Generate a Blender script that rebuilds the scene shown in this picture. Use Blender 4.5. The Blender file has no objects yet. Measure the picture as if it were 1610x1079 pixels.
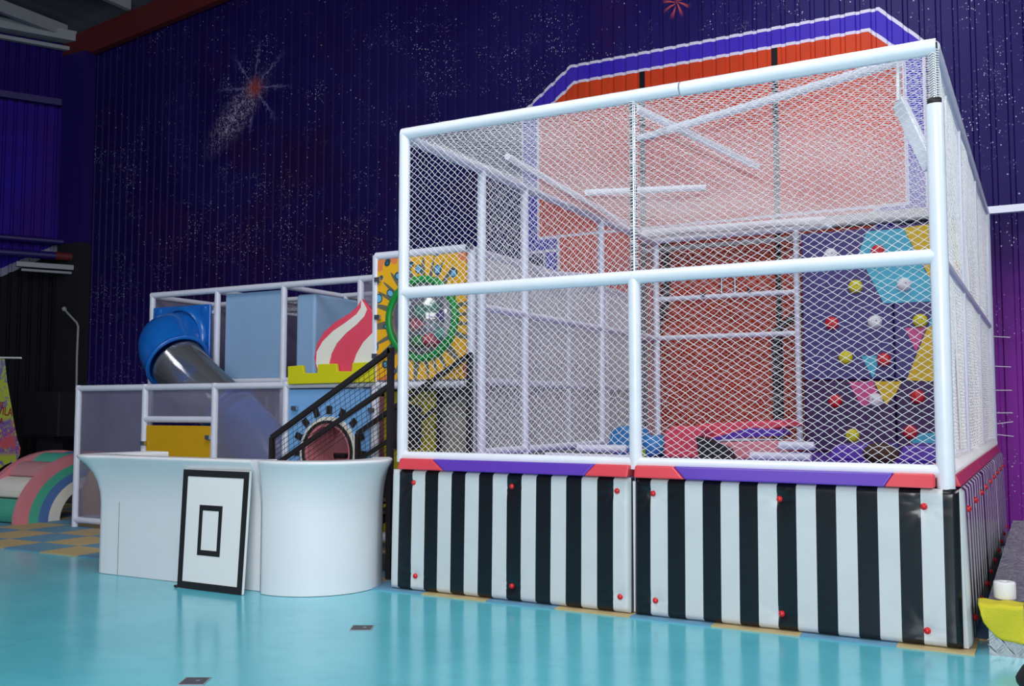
import bpy, math, random
import numpy as np
from mathutils import Vector, Matrix
random.seed(7); rng = np.random.default_rng(7)
S = bpy.context.scene
COL = S.collection

# ------------------------------------------------------------------ camera
F_PX, YAW, PITCH = 1527.86, -0.5026, 0.0677
CAM = Vector((4.9506, -7.0206, 1.55))
cam_d = bpy.data.cameras.new('camera'); cam = bpy.data.objects.new('camera', cam_d); COL.objects.link(cam)
cam.location = CAM; cam.rotation_euler = (math.pi/2 + PITCH, 0, -YAW)
cam_d.sensor_fit = 'HORIZONTAL'; cam_d.sensor_width = 36; cam_d.lens = F_PX*36/1610
cam_d.clip_start = .05; cam_d.clip_end = 100
S.camera = cam
# ------------------------------------------------------------------ world, lights, exposure
w = bpy.data.worlds.new('world'); S.world = w; w.use_nodes = True
w.node_tree.nodes['Background'].inputs[0].default_value = (.62, .66, .9, 1)
w.node_tree.nodes['Background'].inputs[1].default_value = .13
def area(name, loc, target, sx, sy, energy, col):
    l = bpy.data.lights.new(name, 'AREA'); l.shape = 'RECTANGLE'; l.size = sx; l.size_y = sy
    l.energy = energy; l.color = col
    o = bpy.data.objects.new(name, l); COL.objects.link(o); o.location = loc
    o.rotation_euler = (Vector(target)-Vector(loc)).to_track_quat('-Z', 'Y').to_euler()
    return o
area('daylight_opening', (6.8, -12.5, 4.4), (1.6, 0, 1.6), 7, 5, 1080, (.97, .98, 1))
area('hall_lamp', (1.5, -4.0, 8.6), (1.6, 0.5, 0), 3.2, 3.2, 360, (.97, .98, 1))
area('hall_lamp_far', (-7.5, -4.5, 8.6), (-7.0, 2, 0), 2.0, 2.0, 70, (.95, .96, 1))
area('side_pad_fill', (10.5, -1.5, 6.5), (4.6, 3.5, 1.2), 2.5, 2.5, 250, (1, .97, .98))  # fill light added to brighten the right side pads and bench
area('hall_lamp_inner', (3.0, 3.4, 8.8), (2.6, 5.2, 2), 2.0, 2.0, 170, (.97, .97, 1))
S.view_settings.view_transform = 'Standard'; S.view_settings.look = 'None'
S.view_settings.gamma = 1; S.view_settings.use_curve_mapping = False
S.view_settings.exposure = -0.06

# ------------------------------------------------------------------ pixel -> point on a world plane (measuring the photo)
_F = Vector((math.sin(YAW)*math.cos(PITCH), math.cos(YAW)*math.cos(PITCH), math.sin(PITCH)))
_R = Vector((math.cos(YAW), -math.sin(YAW), 0)); _U = _R.cross(_F)
def at(px, py, ax, v):
    d = _F + _R*((px-805)/F_PX) + _U*((539.5-py)/F_PX); i = 'XYZ'.index(ax)
    return CAM + d*((v-CAM[i])/d[i])

# ------------------------------------------------------------------ materials
def lin(c):
    if isinstance(c, str):
        c = [int(c[i:i+2], 16)/255 for i in (0, 2, 4)]
        c = [x/12.92 if x <= .04045 else ((x+.055)/1.055)**2.4 for x in c]
    return (c[0], c[1], c[2], 1)
def new_mat(name):
    m = bpy.data.materials.new(name); m.use_nodes = True
    return m, m.node_tree, m.node_tree.nodes['Principled BSDF']
def mat(name, col, rough=.5, metal=0, vary=.06, scale=6, bump=0, bscale=60, spec=.5, coat=0):
    """plain surface with faint procedural unevenness of colour and relief"""
    m, t, p = new_mat(name)
    p.inputs['Roughness'].default_value = rough; p.inputs['Metallic'].default_value = metal
    p.inputs['Specular IOR Level'].default_value = spec; p.inputs['Coat Weight'].default_value = coat
    tc = t.nodes.new('ShaderNodeTexCoord'); n = t.nodes.new('ShaderNodeTexNoise'); n.inputs['Scale'].default_value = scale
    n.inputs['Detail'].default_value = 3
    t.links.new(tc.outputs['Object'], n.inputs['Vector'])
    mx = t.nodes.new('ShaderNodeMix'); mx.data_type = 'RGBA'
    c = lin(col); mx.inputs[6].default_value = tuple(x*(1-vary) for x in c[:3])+(1,)
    mx.inputs[7].default_value = tuple(min(1, x*(1+vary)) for x in c[:3])+(1,)
    t.links.new(n.outputs['Fac'], mx.inputs[0]); t.links.new(mx.outputs[2], p.inputs['Base Color'])
    if bump:
        n2 = t.nodes.new('ShaderNodeTexNoise'); n2.inputs['Scale'].default_value = bscale
        t.links.new(tc.outputs['Object'], n2.inputs['Vector'])
        b = t.nodes.new('ShaderNodeBump'); b.inputs['Strength'].default_value = bump; b.inputs['Distance'].default_value = .01
        t.links.new(n2.outputs['Fac'], b.inputs['Height']); t.links.new(b.outputs[0], p.inputs['Normal'])
    return m
def mth(t, op, a, b=None, clamp=False):
    n = t.nodes.new('ShaderNodeMath'); n.operation = op; n.use_clamp = clamp
    for i, v in enumerate((a, b)):
        if v is None: continue
        if isinstance(v, (int, float)): n.inputs[i].default_value = v
        else: t.links.new(v, n.inputs[i])
    return n.outputs[0]
def mixc(t, fac, a, b):
    n = t.nodes.new('ShaderNodeMix'); n.data_type = 'RGBA'
    for i, v in ((0, fac), (6, a), (7, b)):
        if isinstance(v, (int, float)): n.inputs[i].default_value = v
        elif isinstance(v, (tuple, str)): n.inputs[i].default_value = lin(v)
        else: t.links.new(v, n.inputs[i])
    return n.outputs[2]
def noise(t, vec, scale, detail=3, rough=.5, dist=0):
    n = t.nodes.new('ShaderNodeTexNoise'); n.inputs['Scale'].default_value = scale; n.inputs['Detail'].default_value = detail
    n.inputs['Roughness'].default_value = rough; n.inputs['Distortion'].default_value = dist
    t.links.new(vec, n.inputs['Vector']); return n.outputs['Fac']
def smooth(t, x, lo, hi):
    n = t.nodes.new('ShaderNodeMapRange'); n.interpolation_type = 'SMOOTHSTEP'
    t.links.new(x, n.inputs[0]); n.inputs[1].default_value = lo; n.inputs[2].default_value = hi
    return n.outputs[0]

def galaxy_wall():
    m, t, p = new_mat('galaxy_painted_sheet'); p.inputs['Roughness'].default_value = .5; p.inputs['Specular IOR Level'].default_value = .14
    g = t.nodes.new('ShaderNodeNewGeometry'); sx = t.nodes.new('ShaderNodeSeparateXYZ'); t.links.new(g.outputs['Position'], sx.inputs[0])
    X, Z = sx.outputs[0], sx.outputs[2]
    pos = g.outputs['Position']
    n1 = noise(t, pos, .35, 4, .6, .4); n2 = noise(t, pos, .8, 5, .6); n3 = noise(t, pos, .5, 3)
    base = mixc(t, smooth(t, n1, .38, .62), '190d50', '1c1658')
    base = mixc(t, smooth(t, n2, .52, .68), base, '260f4c')
    base = mixc(t, mth(t, 'MULTIPLY', smooth(t, n3, .55, .75), .7), base, '260c38')
    # brighter purple low down, magenta towards the right end
    base = mixc(t, mth(t, 'MULTIPLY', smooth(t, Z, 5.0, 1.0), .45), base, '2c1478')
    mag = mth(t, 'MULTIPLY', smooth(t, X, 3.7, 4.5), smooth(t, mth(t, 'ADD', Z, mth(t, 'MULTIPLY', n2, 2.2)), 5.4, 2.4))
    base = mixc(t, mag, base, '8f2fa6')
    # nebula burst
    def radial(x0, z0, sxx, szz, rot=0):
        dx = mth(t, 'SUBTRACT', X, x0); dz = mth(t, 'SUBTRACT', Z, z0); c, s = math.cos(rot), math.sin(rot)
        u = mth(t, 'ADD', mth(t, 'MULTIPLY', dx, c), mth(t, 'MULTIPLY', dz, s))
        v = mth(t, 'SUBTRACT', mth(t, 'MULTIPLY', dz, c), mth(t, 'MULTIPLY', dx, s))
        u = mth(t, 'DIVIDE', u, sxx); v = mth(t, 'DIVIDE', v, szz)
        return mth(t, 'SQRT', mth(t, 'ADD', mth(t, 'MULTIPLY', u, u), mth(t, 'MULTIPLY', v, v))), dx, dz
    fine = noise(t, pos, 14, 6, .8); speck = noise(t, pos, 45, 2, .6)
    r1, dx, dz = radial(-8.85, 7.35, 1.15, .42, .72)
    f = mth(t, 'MULTIPLY', smooth(t, r1, 1.15, .1), smooth(t, mth(t, 'ADD', fine, mth(t, 'MULTIPLY', speck, .8)), .86, 1.06))
    base = mixc(t, mth(t, 'MULTIPLY', f, .8), base, 'c9b6cf')
    r2, dx, dz = radial(-8.4, 7.8, .42, .40)
    ang = t.nodes.new('ShaderNodeMath'); ang.operation = 'ARCTAN2'; t.links.new(dz, ang.inputs[0]); t.links.new(dx, ang.inputs[1])
    ray = mth(t, 'SINE', mth(t, 'ADD', mth(t, 'MULTIPLY', ang.outputs[0], 8), mth(t, 'MULTIPLY', fine, 5)))
    rays = mth(t, 'MULTIPLY', smooth(t, ray, .93, 1.0), smooth(t, r2, 2.6, .7))
    base = mixc(t, mth(t, 'MULTIPLY', rays, .75), base, '8d84b8')
    base = mixc(t, mth(t, 'MULTIPLY', smooth(t, mth(t, 'ADD', r2, mth(t, 'MULTIPLY', fine, 1.3)), 1.35, .7), .85), base, '9c3f2c')
    r3, dx3, dz3 = radial(.2, 7.75, .22, .25)
    a3 = t.nodes.new('ShaderNodeMath'); a3.operation = 'ARCTAN2'; t.links.new(dz3, a3.inputs[0]); t.links.new(dx3, a3.inputs[1])
    ray3 = mth(t, 'SINE', mth(t, 'MULTIPLY', a3.outputs[0], 9))
    base = mixc(t, mth(t, 'MULTIPLY', smooth(t, r3, 1.2, .3), smooth(t, ray3, .2, .9)), base, 'c0504a')
    # star spatter
    def stars(scale, rad, dens_lo, dens_hi, dscale, col):
        v = t.nodes.new('ShaderNodeTexVoronoi'); v.inputs['Scale'].default_value = scale; t.links.new(pos, v.inputs['Vector'])
        s = smooth(t, v.outputs['Distance'], rad, rad*.45)
        sc = t.nodes.new('ShaderNodeSeparateColor'); t.links.new(v.outputs['Color'], sc.inputs[0])
        d = smooth(t, noise(t, pos, dscale, 4, .65), dens_lo, dens_hi)
        return mth(t, 'MULTIPLY', mth(t, 'MULTIPLY', s, d), mth(t, 'GREATER_THAN', sc.outputs[0], .45))
    st = mth(t, 'ADD', stars(26, .28, .52, .64, 1.1, 0), stars(11, .15, .44, .56, .8, 0), True)
    st = mth(t, 'ADD', st, mth(t, 'MULTIPLY', stars(48, .33, .57, .68, 1.9, 0), .8), True)
    base = mixc(t, mth(t, 'MULTIPLY', st, .8), base, 'd3d0ea')
    # mural: stepped badge outline, rust field, violet band, pale lines
    def mx(*a):
        r = a[0]
        for b in a[1:]: r = mth(t, 'MAXIMUM', r, b)
        return r
    def badge(x0, x1, z0, z1, cl, cr, lx0, lx1):
        # cl/cr: corner cuts as (x,z) points the sloped line passes through, slope
        up = mx(mth(t, 'SUBTRACT', x0, X), mth(t, 'SUBTRACT', X, x1), mth(t, 'SUBTRACT', z0, Z), mth(t, 'SUBTRACT', Z, z1),
                mth(t, 'MULTIPLY', mth(t, 'SUBTRACT', Z, mth(t, 'ADD', mth(t, 'MULTIPLY', mth(t, 'SUBTRACT', X, cl[0]), cl[2]), cl[1])), .8),
                mth(t, 'MULTIPLY', mth(t, 'SUBTRACT', Z, mth(t, 'SUBTRACT', cr[1], mth(t, 'MULTIPLY', mth(t, 'SUBTRACT', X, cr[0]), cr[2]))), .72))
        lo = mx(mth(t, 'SUBTRACT', lx0, X), mth(t, 'SUBTRACT', X, lx1), mth(t, 'SUBTRACT', Z, z0+.05))
        return mth(t, 'MINIMUM', up, lo)
    dO = badge(-2.5, 3.67, 4.06, 7.07, (-1.6, 7.07, .72), (3.1, 7.07, 1.0), -2.1, 3.27)
    dI = badge(-2.2, 3.42, 4.28, 6.80, (-1.53, 6.80, .72), (2.97, 6.80, .95), -1.84, 3.0)
    wob = mth(t, 'MULTIPLY', mth(t, 'SUBTRACT', noise(t, pos, 7, 2), .5), .008)
    dO = mth(t, 'ADD', dO, wob); dI = mth(t, 'ADD', dI, wob)
    rust = mixc(t, smooth(t, n2, .35, .65), 'b5371c', 'c4401c')
    for xb in (-.37, 1.66):
        rust = mixc(t, mth(t, 'LESS_THAN', mth(t, 'ABSOLUTE', mth(t, 'SUBTRACT', X, xb)), .045), rust, '15131c')
    vio = mixc(t, smooth(t, n1, .4, .6), '3422a8', '3d2aa8')
    inner = mixc(t, mth(t, 'GREATER_THAN', dI, -.045), rust, 'c9c4da')
    outer = mixc(t, mth(t, 'GREATER_THAN', dO, -.045), vio, 'c9c4da')
    reg = mixc(t, mth(t, 'LESS_THAN', dI, 0), outer, inner)
    base = mixc(t, mth(t, 'LESS_THAN', dO, 0), base, reg)
    t.links.new(base, p.inputs['Base Color'])
    return m

M = {}
M['white_pad'] = mat('white_vinyl', 'e6ebf4', .28, coat=.2, bump=.12, bscale=14)
M['pole'] = mat('white_foam_pole', 'dcdfee', .33, bump=.15, bscale=18)
M['net'] = mat('white_net_cord', 'f2f0f2', .7)
M['fine_net'] = mat('pale_net_cord', 'dedbe0', .75)
M['dark_net'] = mat('grey_net_cord', '8d8a9a', .75)
M['chrome'] = mat('galvanised_steel', 'b9bfc8', .25, 1)
M['black_metal'] = mat('black_steel', '231e22', .45)
M['black_vinyl'] = mat('black_vinyl', '15161c', .25, coat=.15, bump=.1, bscale=10)
M['white_vinyl'] = mat('white_stripe_vinyl', 'ced3d5', .42, coat=0, bump=.1, bscale=10)
M['red_vinyl'] = mat('coral_vinyl', 'd8424f', .35)
M['purple_vinyl'] = mat('purple_vinyl', '5c36ad', .35)
M['red_cap'] = mat('red_plastic', 'd11f2a', .25)
M['counter'] = mat('white_counter_shell', 'e6e8ec', .42, vary=.015)
M['board'] = mat('white_board', 'f0f0f0', .5, vary=.02)
M['black'] = mat('black_paint', '1d1a1e', .6)
M['blue_plastic'] = mat('blue_plastic', '1168c4', .28, coat=.2)
M['sky_panel'] = mat('pale_blue_panel', '8fb2d6', .45)
M['arch_panel'] = mat('light_blue_panel', '7ab0e8', .45)
M['yellow_panel'] = mat('amber_panel', 'd3a006', .4)
M['lemon'] = mat('lemon_foam', 'd3cf0c', .5)
M['pink'] = mat('raspberry_foam', 'e24a63', .5)
M['cream'] = mat('cream_foam', 'e9e6dc', .5)
M['soft_pink'] = mat('rose_vinyl', 'd98590', .45)
M['dusty_pink'] = mat('dusty_pink_vinyl', 'c98f96', .5)
M['sea_green'] = mat('sea_green_vinyl', '4fb39a', .45)
M['slate_blue'] = mat('slate_blue_vinyl', '587cba', .45)
M['green_ring'] = mat('green_plastic', '129238', .35)
M['olive'] = mat('mustard_panel', 'a79a12', .5)
M['roof'] = mat('grey_roof_sheet', '4a4c54', .6)
M['purlin'] = mat('grey_steel', '9a9ca4', .6)
M['rafter'] = mat('red_oxide_steel', '5c1418', .7)
M['violet_wall'] = mat('violet_steel', '1f0c62', .5)
M['dark_frame'] = mat('dark_underframe', '1b1b22', .7)
M['alu'] = mat('aluminium_tread', 'a5a9ac', .35, .9, bump=.3, bscale=30)
M['hold_red'] = mat('red_hold', 'cf2330', .4); M['hold_yellow'] = mat('yellow_hold', 'd8cf1c', .4); M['hold_white'] = mat('white_hold', 'e4e2ea', .4)
M['wall_pad'] = mat('plum_pad', '44357a', .45, vary=.12, scale=1.5)
M['wall_pad_low'] = mat('dark_plum_pad', '3a1c54', .45, vary=.12, scale=1.5)
M['cyan'] = mat('turquoise_vinyl', '48b4cf', .45); M['yellow_patch'] = mat('yellow_vinyl', 'dfba14', .45); M['magenta_patch'] = mat('pink_vinyl', 'd2508f', .45)
M['blue_foam'] = mat('blue_foam', '3c86c4', .5)
M['paper'] = mat('white_paper', 'e6e8ea', .7); M['rag'] = mat('yellow_cloth', 'cfc52c', .85, bump=.3, bscale=90)
M['brown'] = mat('brown_plush', '4a3326', .95, bump=.8, bscale=120)
M['lime'] = mat('lime_foam', 'a4d820', .5)

def floor_mat():
    m, t, p = new_mat('teal_sealed_floor')
    g = t.nodes.new('ShaderNodeNewGeometry'); pos = g.outputs['Position']
    n = noise(t, pos, .6, 4, .6); n2 = noise(t, pos, 5, 4, .6)
    c = mixc(t, smooth(t, n, .35, .65), '5cbdce', '68c9d9')
    c = mixc(t, mth(t, 'MULTIPLY', smooth(t, n2, .5, .8), .3), c, '459db2')
    t.links.new(c, p.inputs['Base Color'])
    r = mth(t, 'ADD', mth(t, 'MULTIPLY', n2, .10), .13); t.links.new(r, p.inputs['Roughness'])
    p.inputs['Specular IOR Level'].default_value = .55
    b = t.nodes.new('ShaderNodeBump'); b.inputs['Strength'].default_value = .04; b.inputs['Distance'].default_value = .02
    t.links.new(noise(t, pos, 9, 2), b.inputs['Height']); t.links.new(b.outputs[0], p.inputs['Normal'])
    return m
M['floor'] = floor_mat()
def tile_mat():
    m, t, p = new_mat('foam_tile_checker'); p.inputs['Roughness'].default_value = .6
    g = t.nodes.new('ShaderNodeNewGeometry')
    c = t.nodes.new('ShaderNodeTexChecker'); c.inputs['Scale'].default_value = 1/.62
    mp = t.nodes.new('ShaderNodeMapping'); mp.inputs['Location'].default_value = (.30, .30, .013)
    t.links.new(g.outputs['Position'], mp.inputs['Vector']); t.links.new(mp.outputs[0], c.inputs['Vector'])
    c.inputs['Color1'].default_value = lin('c8ae78'); c.inputs['Color2'].default_value = lin('5f98ba')
    n = noise(t, g.outputs['Position'], 9, 3)
    t.links.new(mixc(t, mth(t, 'MULTIPLY', n, .3), c.outputs['Color'], '8a8f86'), p.inputs['Base Color'])
    return m
M['tiles'] = tile_mat()
M['galaxy'] = galaxy_wall()
def left_wall_mat():
    m, t, p = new_mat('violet_and_black_sheet'); p.inputs['Roughness'].default_value = .75; p.inputs['Specular IOR Level'].default_value = .15
    g = t.nodes.new('ShaderNodeNewGeometry'); sx = t.nodes.new('ShaderNodeSeparateXYZ'); t.links.new(g.outputs['Position'], sx.inputs[0])
    # painted edge falls away from the corner: z = 5.2 at the corner, dropping along the wall
    e = mth(t, 'SUBTRACT', sx.outputs[2], mth(t, 'ADD', mth(t, 'MULTIPLY', mth(t, 'SUBTRACT', sx.outputs[1], 6.85), .66), 5.2))
    n = noise(t, g.outputs['Position'], .7, 4)
    up = mixc(t, smooth(t, n, .4, .65), '2a1496', '30127c')
    up = mixc(t, mth(t, 'GREATER_THAN', sx.outputs[2], 8.15), up, '200a66')
    lo = mixc(t, n, '101018', '171a20')
    c = mixc(t, mth(t, 'GREATER_THAN', e, 0), lo, up)
    c = mixc(t, mth(t, 'MULTIPLY', mth(t, 'LESS_THAN', mth(t, 'ABSOLUTE', e), .09), .9), c, '8d90a6')
    t.links.new(c, p.inputs['Base Color'])
    return m
M['left_wall'] = left_wall_mat()
def gauze(name, col, alpha):
    m, t, p = new_mat(name); p.inputs['Base Color'].default_value = lin(col); p.inputs['Roughness'].default_value = .8
    g = t.nodes.new('ShaderNodeNewGeometry')
    # woven gauze: fine thread grid, open cells between
    n = noise(t, g.outputs['Position'], 2.5, 3)
    p.inputs['Alpha'].default_value = alpha
    t.links.new(mth(t, 'ADD', mth(t, 'MULTIPLY', mth(t, 'SUBTRACT', n, .5), .25), alpha), p.inputs['Alpha'])
    return m
M['gauze'] = gauze('grey_mesh_cloth', '85819a', .62)
M['gauze_white'] = gauze('white_mesh_cloth', 'eceaee', .9)
M['gauze_low'] = gauze('pale_grey_mesh_cloth', 'c2c0c6', .85)
def clear_mat():
    m, t, p = new_mat('clear_acrylic')
    tr = t.nodes.new('ShaderNodeBsdfTransparent'); tr.inputs[0].default_value = (.965, .975, .985, 1)
    gl = t.nodes.new('ShaderNodeBsdfGlossy'); gl.inputs['Roughness'].default_value = .13
    fr = t.nodes.new('ShaderNodeFresnel'); fr.inputs[0].default_value = 1.5
    mx = t.nodes.new('ShaderNodeMixShader')
    t.links.new(mth(t, 'ADD', mth(t, 'MULTIPLY', fr.outputs[0], .9), .10, True), mx.inputs[0])
    t.links.new(tr.outputs[0], mx.inputs[1]); t.links.new(gl.outputs[0], mx.inputs[2])
    df = t.nodes.new('ShaderNodeBsdfDiffuse'); df.inputs[0].default_value = (.75,.78,.84,1); m2 = t.nodes.new('ShaderNodeMixShader'); m2.inputs[0].default_value = .045
    t.links.new(mx.outputs[0], m2.inputs[1]); t.links.new(df.outputs[0], m2.inputs[2])
    t.links.new(m2.outputs[0], t.nodes['Material Output'].inputs[0])
    return m
M['clear'] = clear_mat()

# ------------------------------------------------------------------ mesh builder
class MB:
    def __init__(s): s.v = []; s.f = []; s.m = []; s.sm = []
    def add(s, vs, fs, mi=0, smooth=False):
        b = len(s.v); s.v += [tuple(p) for p in vs]
        for f in fs: s.f.append(tuple(i+b for i in f)); s.m.append(mi); s.sm.append(smooth)
        return s
    def box(s, a, b, mi=0):
        x0, y0, z0 = a; x1, y1, z1 = b
        vs = [(x0,y0,z0),(x1,y0,z0),(x1,y1,z0),(x0,y1,z0),(x0,y0,z1),(x1,y0,z1),(x1,y1,z1),(x0,y1,z1)]
        return s.add(vs, [(0,3,2,1),(4,5,6,7),(0,1,5,4),(1,2,6,5),(2,3,7,6),(3,0,4,7)], mi)
    def prism(s, pts, d, mi=0, smooth=False):
        """closed polygon pts (3-D, planar) pushed along vector d"""
        n = len(pts); d = Vector(d); P = [Vector(p) for p in pts]
        vs = P + [p+d for p in P]
        fs = [tuple(range(n)), tuple(range(2*n-1, n-1, -1))] + [((i+1) % n, i, n+i, n+(i+1) % n) for i in range(n)]
        return s.add(vs, fs, mi, smooth)
    def tube(s, pts, r, n=14, mi=0, caps=True, radii=None, flat=False):
        P = [Vector(p) for p in pts]; k = len(P); rings = []; up = None
        for i in range(k):
            d = (P[min(i+1, k-1)]-P[max(i-1, 0)]).normalized()
            if up is None:
                up = Vector((0,0,1)) if abs(d.z) < .9 else Vector((1,0,0))
            a = (up - d*up.dot(d)).normalized(); up = a; b = d.cross(a)
            rr = radii[i] if radii else r
            rings.append([P[i]+a*(rr*math.cos(2*math.pi*j/n))+b*(rr*math.sin(2*math.pi*j/n)) for j in range(n)])
        vs = [q for R_ in rings for q in R_]; fs = []
        for i in range(k-1):
            for j in range(n):
                fs.append((i*n+j, i*n+(j+1) % n, (i+1)*n+(j+1) % n, (i+1)*n+j))
        s.add(vs, fs, mi, not flat)
        if caps:
            s.add(rings[0], [tuple(range(n-1, -1, -1))], mi); s.add(rings[-1], [tuple(range(n))], mi)
        return s
    def bar(s, a, b, w, h, mi=0):
        """rectangular bar from a to b"""
        a, b = Vector(a), Vector(b); d = (b-a).normalized(); u = Vector((0,0,1)) if abs(d.z) < .95 else Vector((1,0,0))
        x = d.cross(u).normalized()*(w/2); y = x.cross(d).normalized()*(h/2)
        return s.prism([a-x-y, a+x-y, a+x+y, a-x+y], b-a, mi)
    def lathe(s, prof, c, ax=(0,0,1), n=32, mi=0):
        """profile [(r, t)] turned about ax at c"""
        A = Vector(ax).normalized(); u = Vector((1,0,0)) if abs(A.x) < .9 else Vector((0,1,0))
        u = (u-A*u.dot(A)).normalized(); v = A.cross(u); c = Vector(c); vs = []; fs = []; k = len(prof)
        for r, t_ in prof:
            for j in range(n):
                a = 2*math.pi*j/n; vs.append(c+A*t_+u*(r*math.cos(a))+v*(r*math.sin(a)))
        for i in range(k-1):
            for j in range(n): fs.append((i*n+j, i*n+(j+1) % n, (i+1)*n+(j+1) % n, (i+1)*n+j))
        return s.add(vs, fs, mi, True)
    def ball(s, c, r, n=14, sq=(1,1,1), mi=0):
        c = Vector(c); vs = []; fs = []; k = n//2+1
        for i in range(k+1):
            th = math.pi*i/k
            for j in range(n):
                a = 2*math.pi*j/n; vs.append(c+Vector((r*sq[0]*math.sin(th)*math.cos(a), r*sq[1]*math.sin(th)*math.sin(a), r*sq[2]*math.cos(th))))
        for i in range(k):
            for j in range(n): fs.append((i*n+j, i*n+(j+1) % n, (i+1)*n+(j+1) % n, (i+1)*n+j))
        return s.add(vs, fs, mi, True)
    def net(s, O, U, V, w, h, r=.003, jit=.004, sag=.015, inside=None, mi=0):
        """knotted diamond netting over the rectangle O + U*[0,1] + V*[0,1]; every cord a thin three-sided strand"""
        O, U, V = Vector(O), Vector(U), Vector(V); LU, LV = U.length, V.length; u, v = U/LU, V/LV; nn = u.cross(v)
        NI, NJ = max(2, int(round(2*LU/w))), max(2, int(round(2*LV/h))); du, dv = LU/NI, LV/NJ
        ph = rng.random(6)*6.28
        ii, jj = np.meshgrid(np.arange(NI+1), np.arange(NJ+1), indexing='ij')
        a = ii*du; b = jj*dv
        edge = np.minimum(1, np.minimum(np.minimum(ii, NI-ii), np.minimum(jj, NJ-jj))/3)
        A = a + edge*(jit*rng.standard_normal(a.shape) + .012*np.sin(b*2.3+ph[0])*np.sin(a*1.7+ph[1]))
        B = b + edge*(jit*rng.standard_normal(a.shape) + .012*np.sin(a*2.9+ph[2])*np.sin(b*1.3+ph[3]))
        C = edge*sag*(np.sin(a*1.9+ph[4])*np.sin(b*1.6+ph[5]) + .3*np.sin(a*5+ph[1]))
        e = np.array
        P = e(O)[None,None,:] + A[...,None]*e(u) + B[...,None]*e(v) + C[...,None]*e(nn)
        lines = []
        for sgn in (1, -1):
            for i0 in range(-NJ, NI+1):
                # i = i0 + t, j = t (or NJ - t); keep only parity of the knots
                if (i0 + (0 if sgn == 1 else NJ)) % 2: continue
                cur = []
                for t_ in range(NJ+1):
                    i = i0+t_; j = t_ if sgn == 1 else NJ-t_
                    ok = 0 <= i <= NI and (inside is None or inside(a[i, j]/LU, b[i, j]/LV))
                    if ok: cur.append(P[i, j])
                    if (not ok or t_ == NJ) and cur:
                        if len(cur) > 1: lines.append((np.array(cur), sgn))
                        cur = []
        vs = []; fs = []; base = len(s.v)
        un, vn, nv = e(u), e(v), e(nn)
        for L, sgn in lines:
            perp = (un - sgn*vn); perp = perp/np.linalg.norm(perp)
            ks = [(nv*math.cos(q)+perp*math.sin(q))*r for q in (0, 2.094, 4.189)]
            k = len(L); b0 = base+len(vs)
            ring = np.stack([L+q for q in ks], 1).reshape(-1, 3)
            vs += ring.tolist()
            for i in range(k-1):
                for j in range(3):
                    fs.append((b0+i*3+j, b0+i*3+(j+1) % 3, b0+(i+1)*3+(j+1) % 3, b0+(i+1)*3+j))
        s.v += vs; s.f += fs; s.m += [mi]*len(fs); s.sm += [False]*len(fs)
        return s
    def build(s, name, mats, parent=None, bevel=0, solid=0):
        me = bpy.data.meshes.new(name); me.from_pydata([tuple(p) for p in s.v], [], s.f)
        if not isinstance(mats, (list, tuple)): mats = [mats]
        for m_ in mats: me.materials.append(M[m_] if isinstance(m_, str) else m_)
        me.polygons.foreach_set('material_index', s.m); me.polygons.foreach_set('use_smooth', s.sm); me.update()
        o = bpy.data.objects.new(name, me); COL.objects.link(o)
        if parent is not None:
            o.parent = parent; o.location = -Vector(parent['_base']) if '_base' in parent else (0,0,0)
            o['_base'] = (0.,0.,0.)
        else: o['_base'] = (0.,0.,0.)
        if bevel:
            b = o.modifiers.new('bevel', 'BEVEL'); b.width = bevel; b.segments = 3; b.limit_method = 'ANGLE'; b.angle_limit = .6
        return o
def tag(o, label=None, cat=None, group=None, kind=None):
    if label: o['label'] = label
    if cat: o['category'] = cat
    if group: o['group'] = group
    if kind: o['kind'] = kind
    return o
def thing(name, label, cat, base=(0,0,0), group=None):
    o = bpy.data.objects.new(name, None); COL.objects.link(o); o.location = base; o['_base'] = tuple(float(x) for x in base)
    o.empty_display_size = .2
    return tag(o, label, cat, group)
def struct(name, mb, m_, **k): return tag(mb.build(name, m_, **k), kind='structure')

# ================================================================== THE SETTING
WY = 6.85
def corrugated(O, d, L, zt, pitch=.2, depth=.035, nrm=(0,-1,0)):
    """box-profile steel sheet from O along d; zt(s) gives the top height"""
    mb = MB(); d = Vector(d).normalized(); n = Vector(nrm); pts = []; s_ = 0
    while s_ < L:
        for k, off in ((0, 0), (.62, 0), (.70, depth), (.92, depth)):
            q = s_ + k*pitch
            if q <= L: pts.append((q, off))
        s_ += pitch
    pts.append((L, 0)); vs = []; fs = []
    for q, off in pts:
        p = Vector(O)+d*q+n*(-off)
        vs += [p, p+Vector((0,0,zt(q)))]
    for i in range(len(pts)-1): fs.append((2*i, 2*i+2, 2*i+3, 2*i+1))
    # back face gives the sheet its thickness
    return mb.add(vs, fs)
ROOF = lambda x: 9.72+.10*(x+13.75)
struct('wall_back', corrugated((-13.75, WY-.02, 0), (1,0,0), 24, lambda q: ROOF(-13.75+q)-.02, .205, .026), 'galaxy')
struct('wall_left', corrugated((-13.75, WY, 0), (-.49,-.87,0), 9, lambda q: 9.62, .2, .05, nrm=(.87,-.49,0)), 'left_wall')
struct('floor', MB().box((-24, -16, -.1), (14, 9, 0)), 'floor')
struct('floor_tiles', MB().box((-14.5, -.165, 0), (4.50, WY-.06, .012)).box((4.50, .3, 0), (4.575, WY-.06, .012)), 'tiles')
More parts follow.
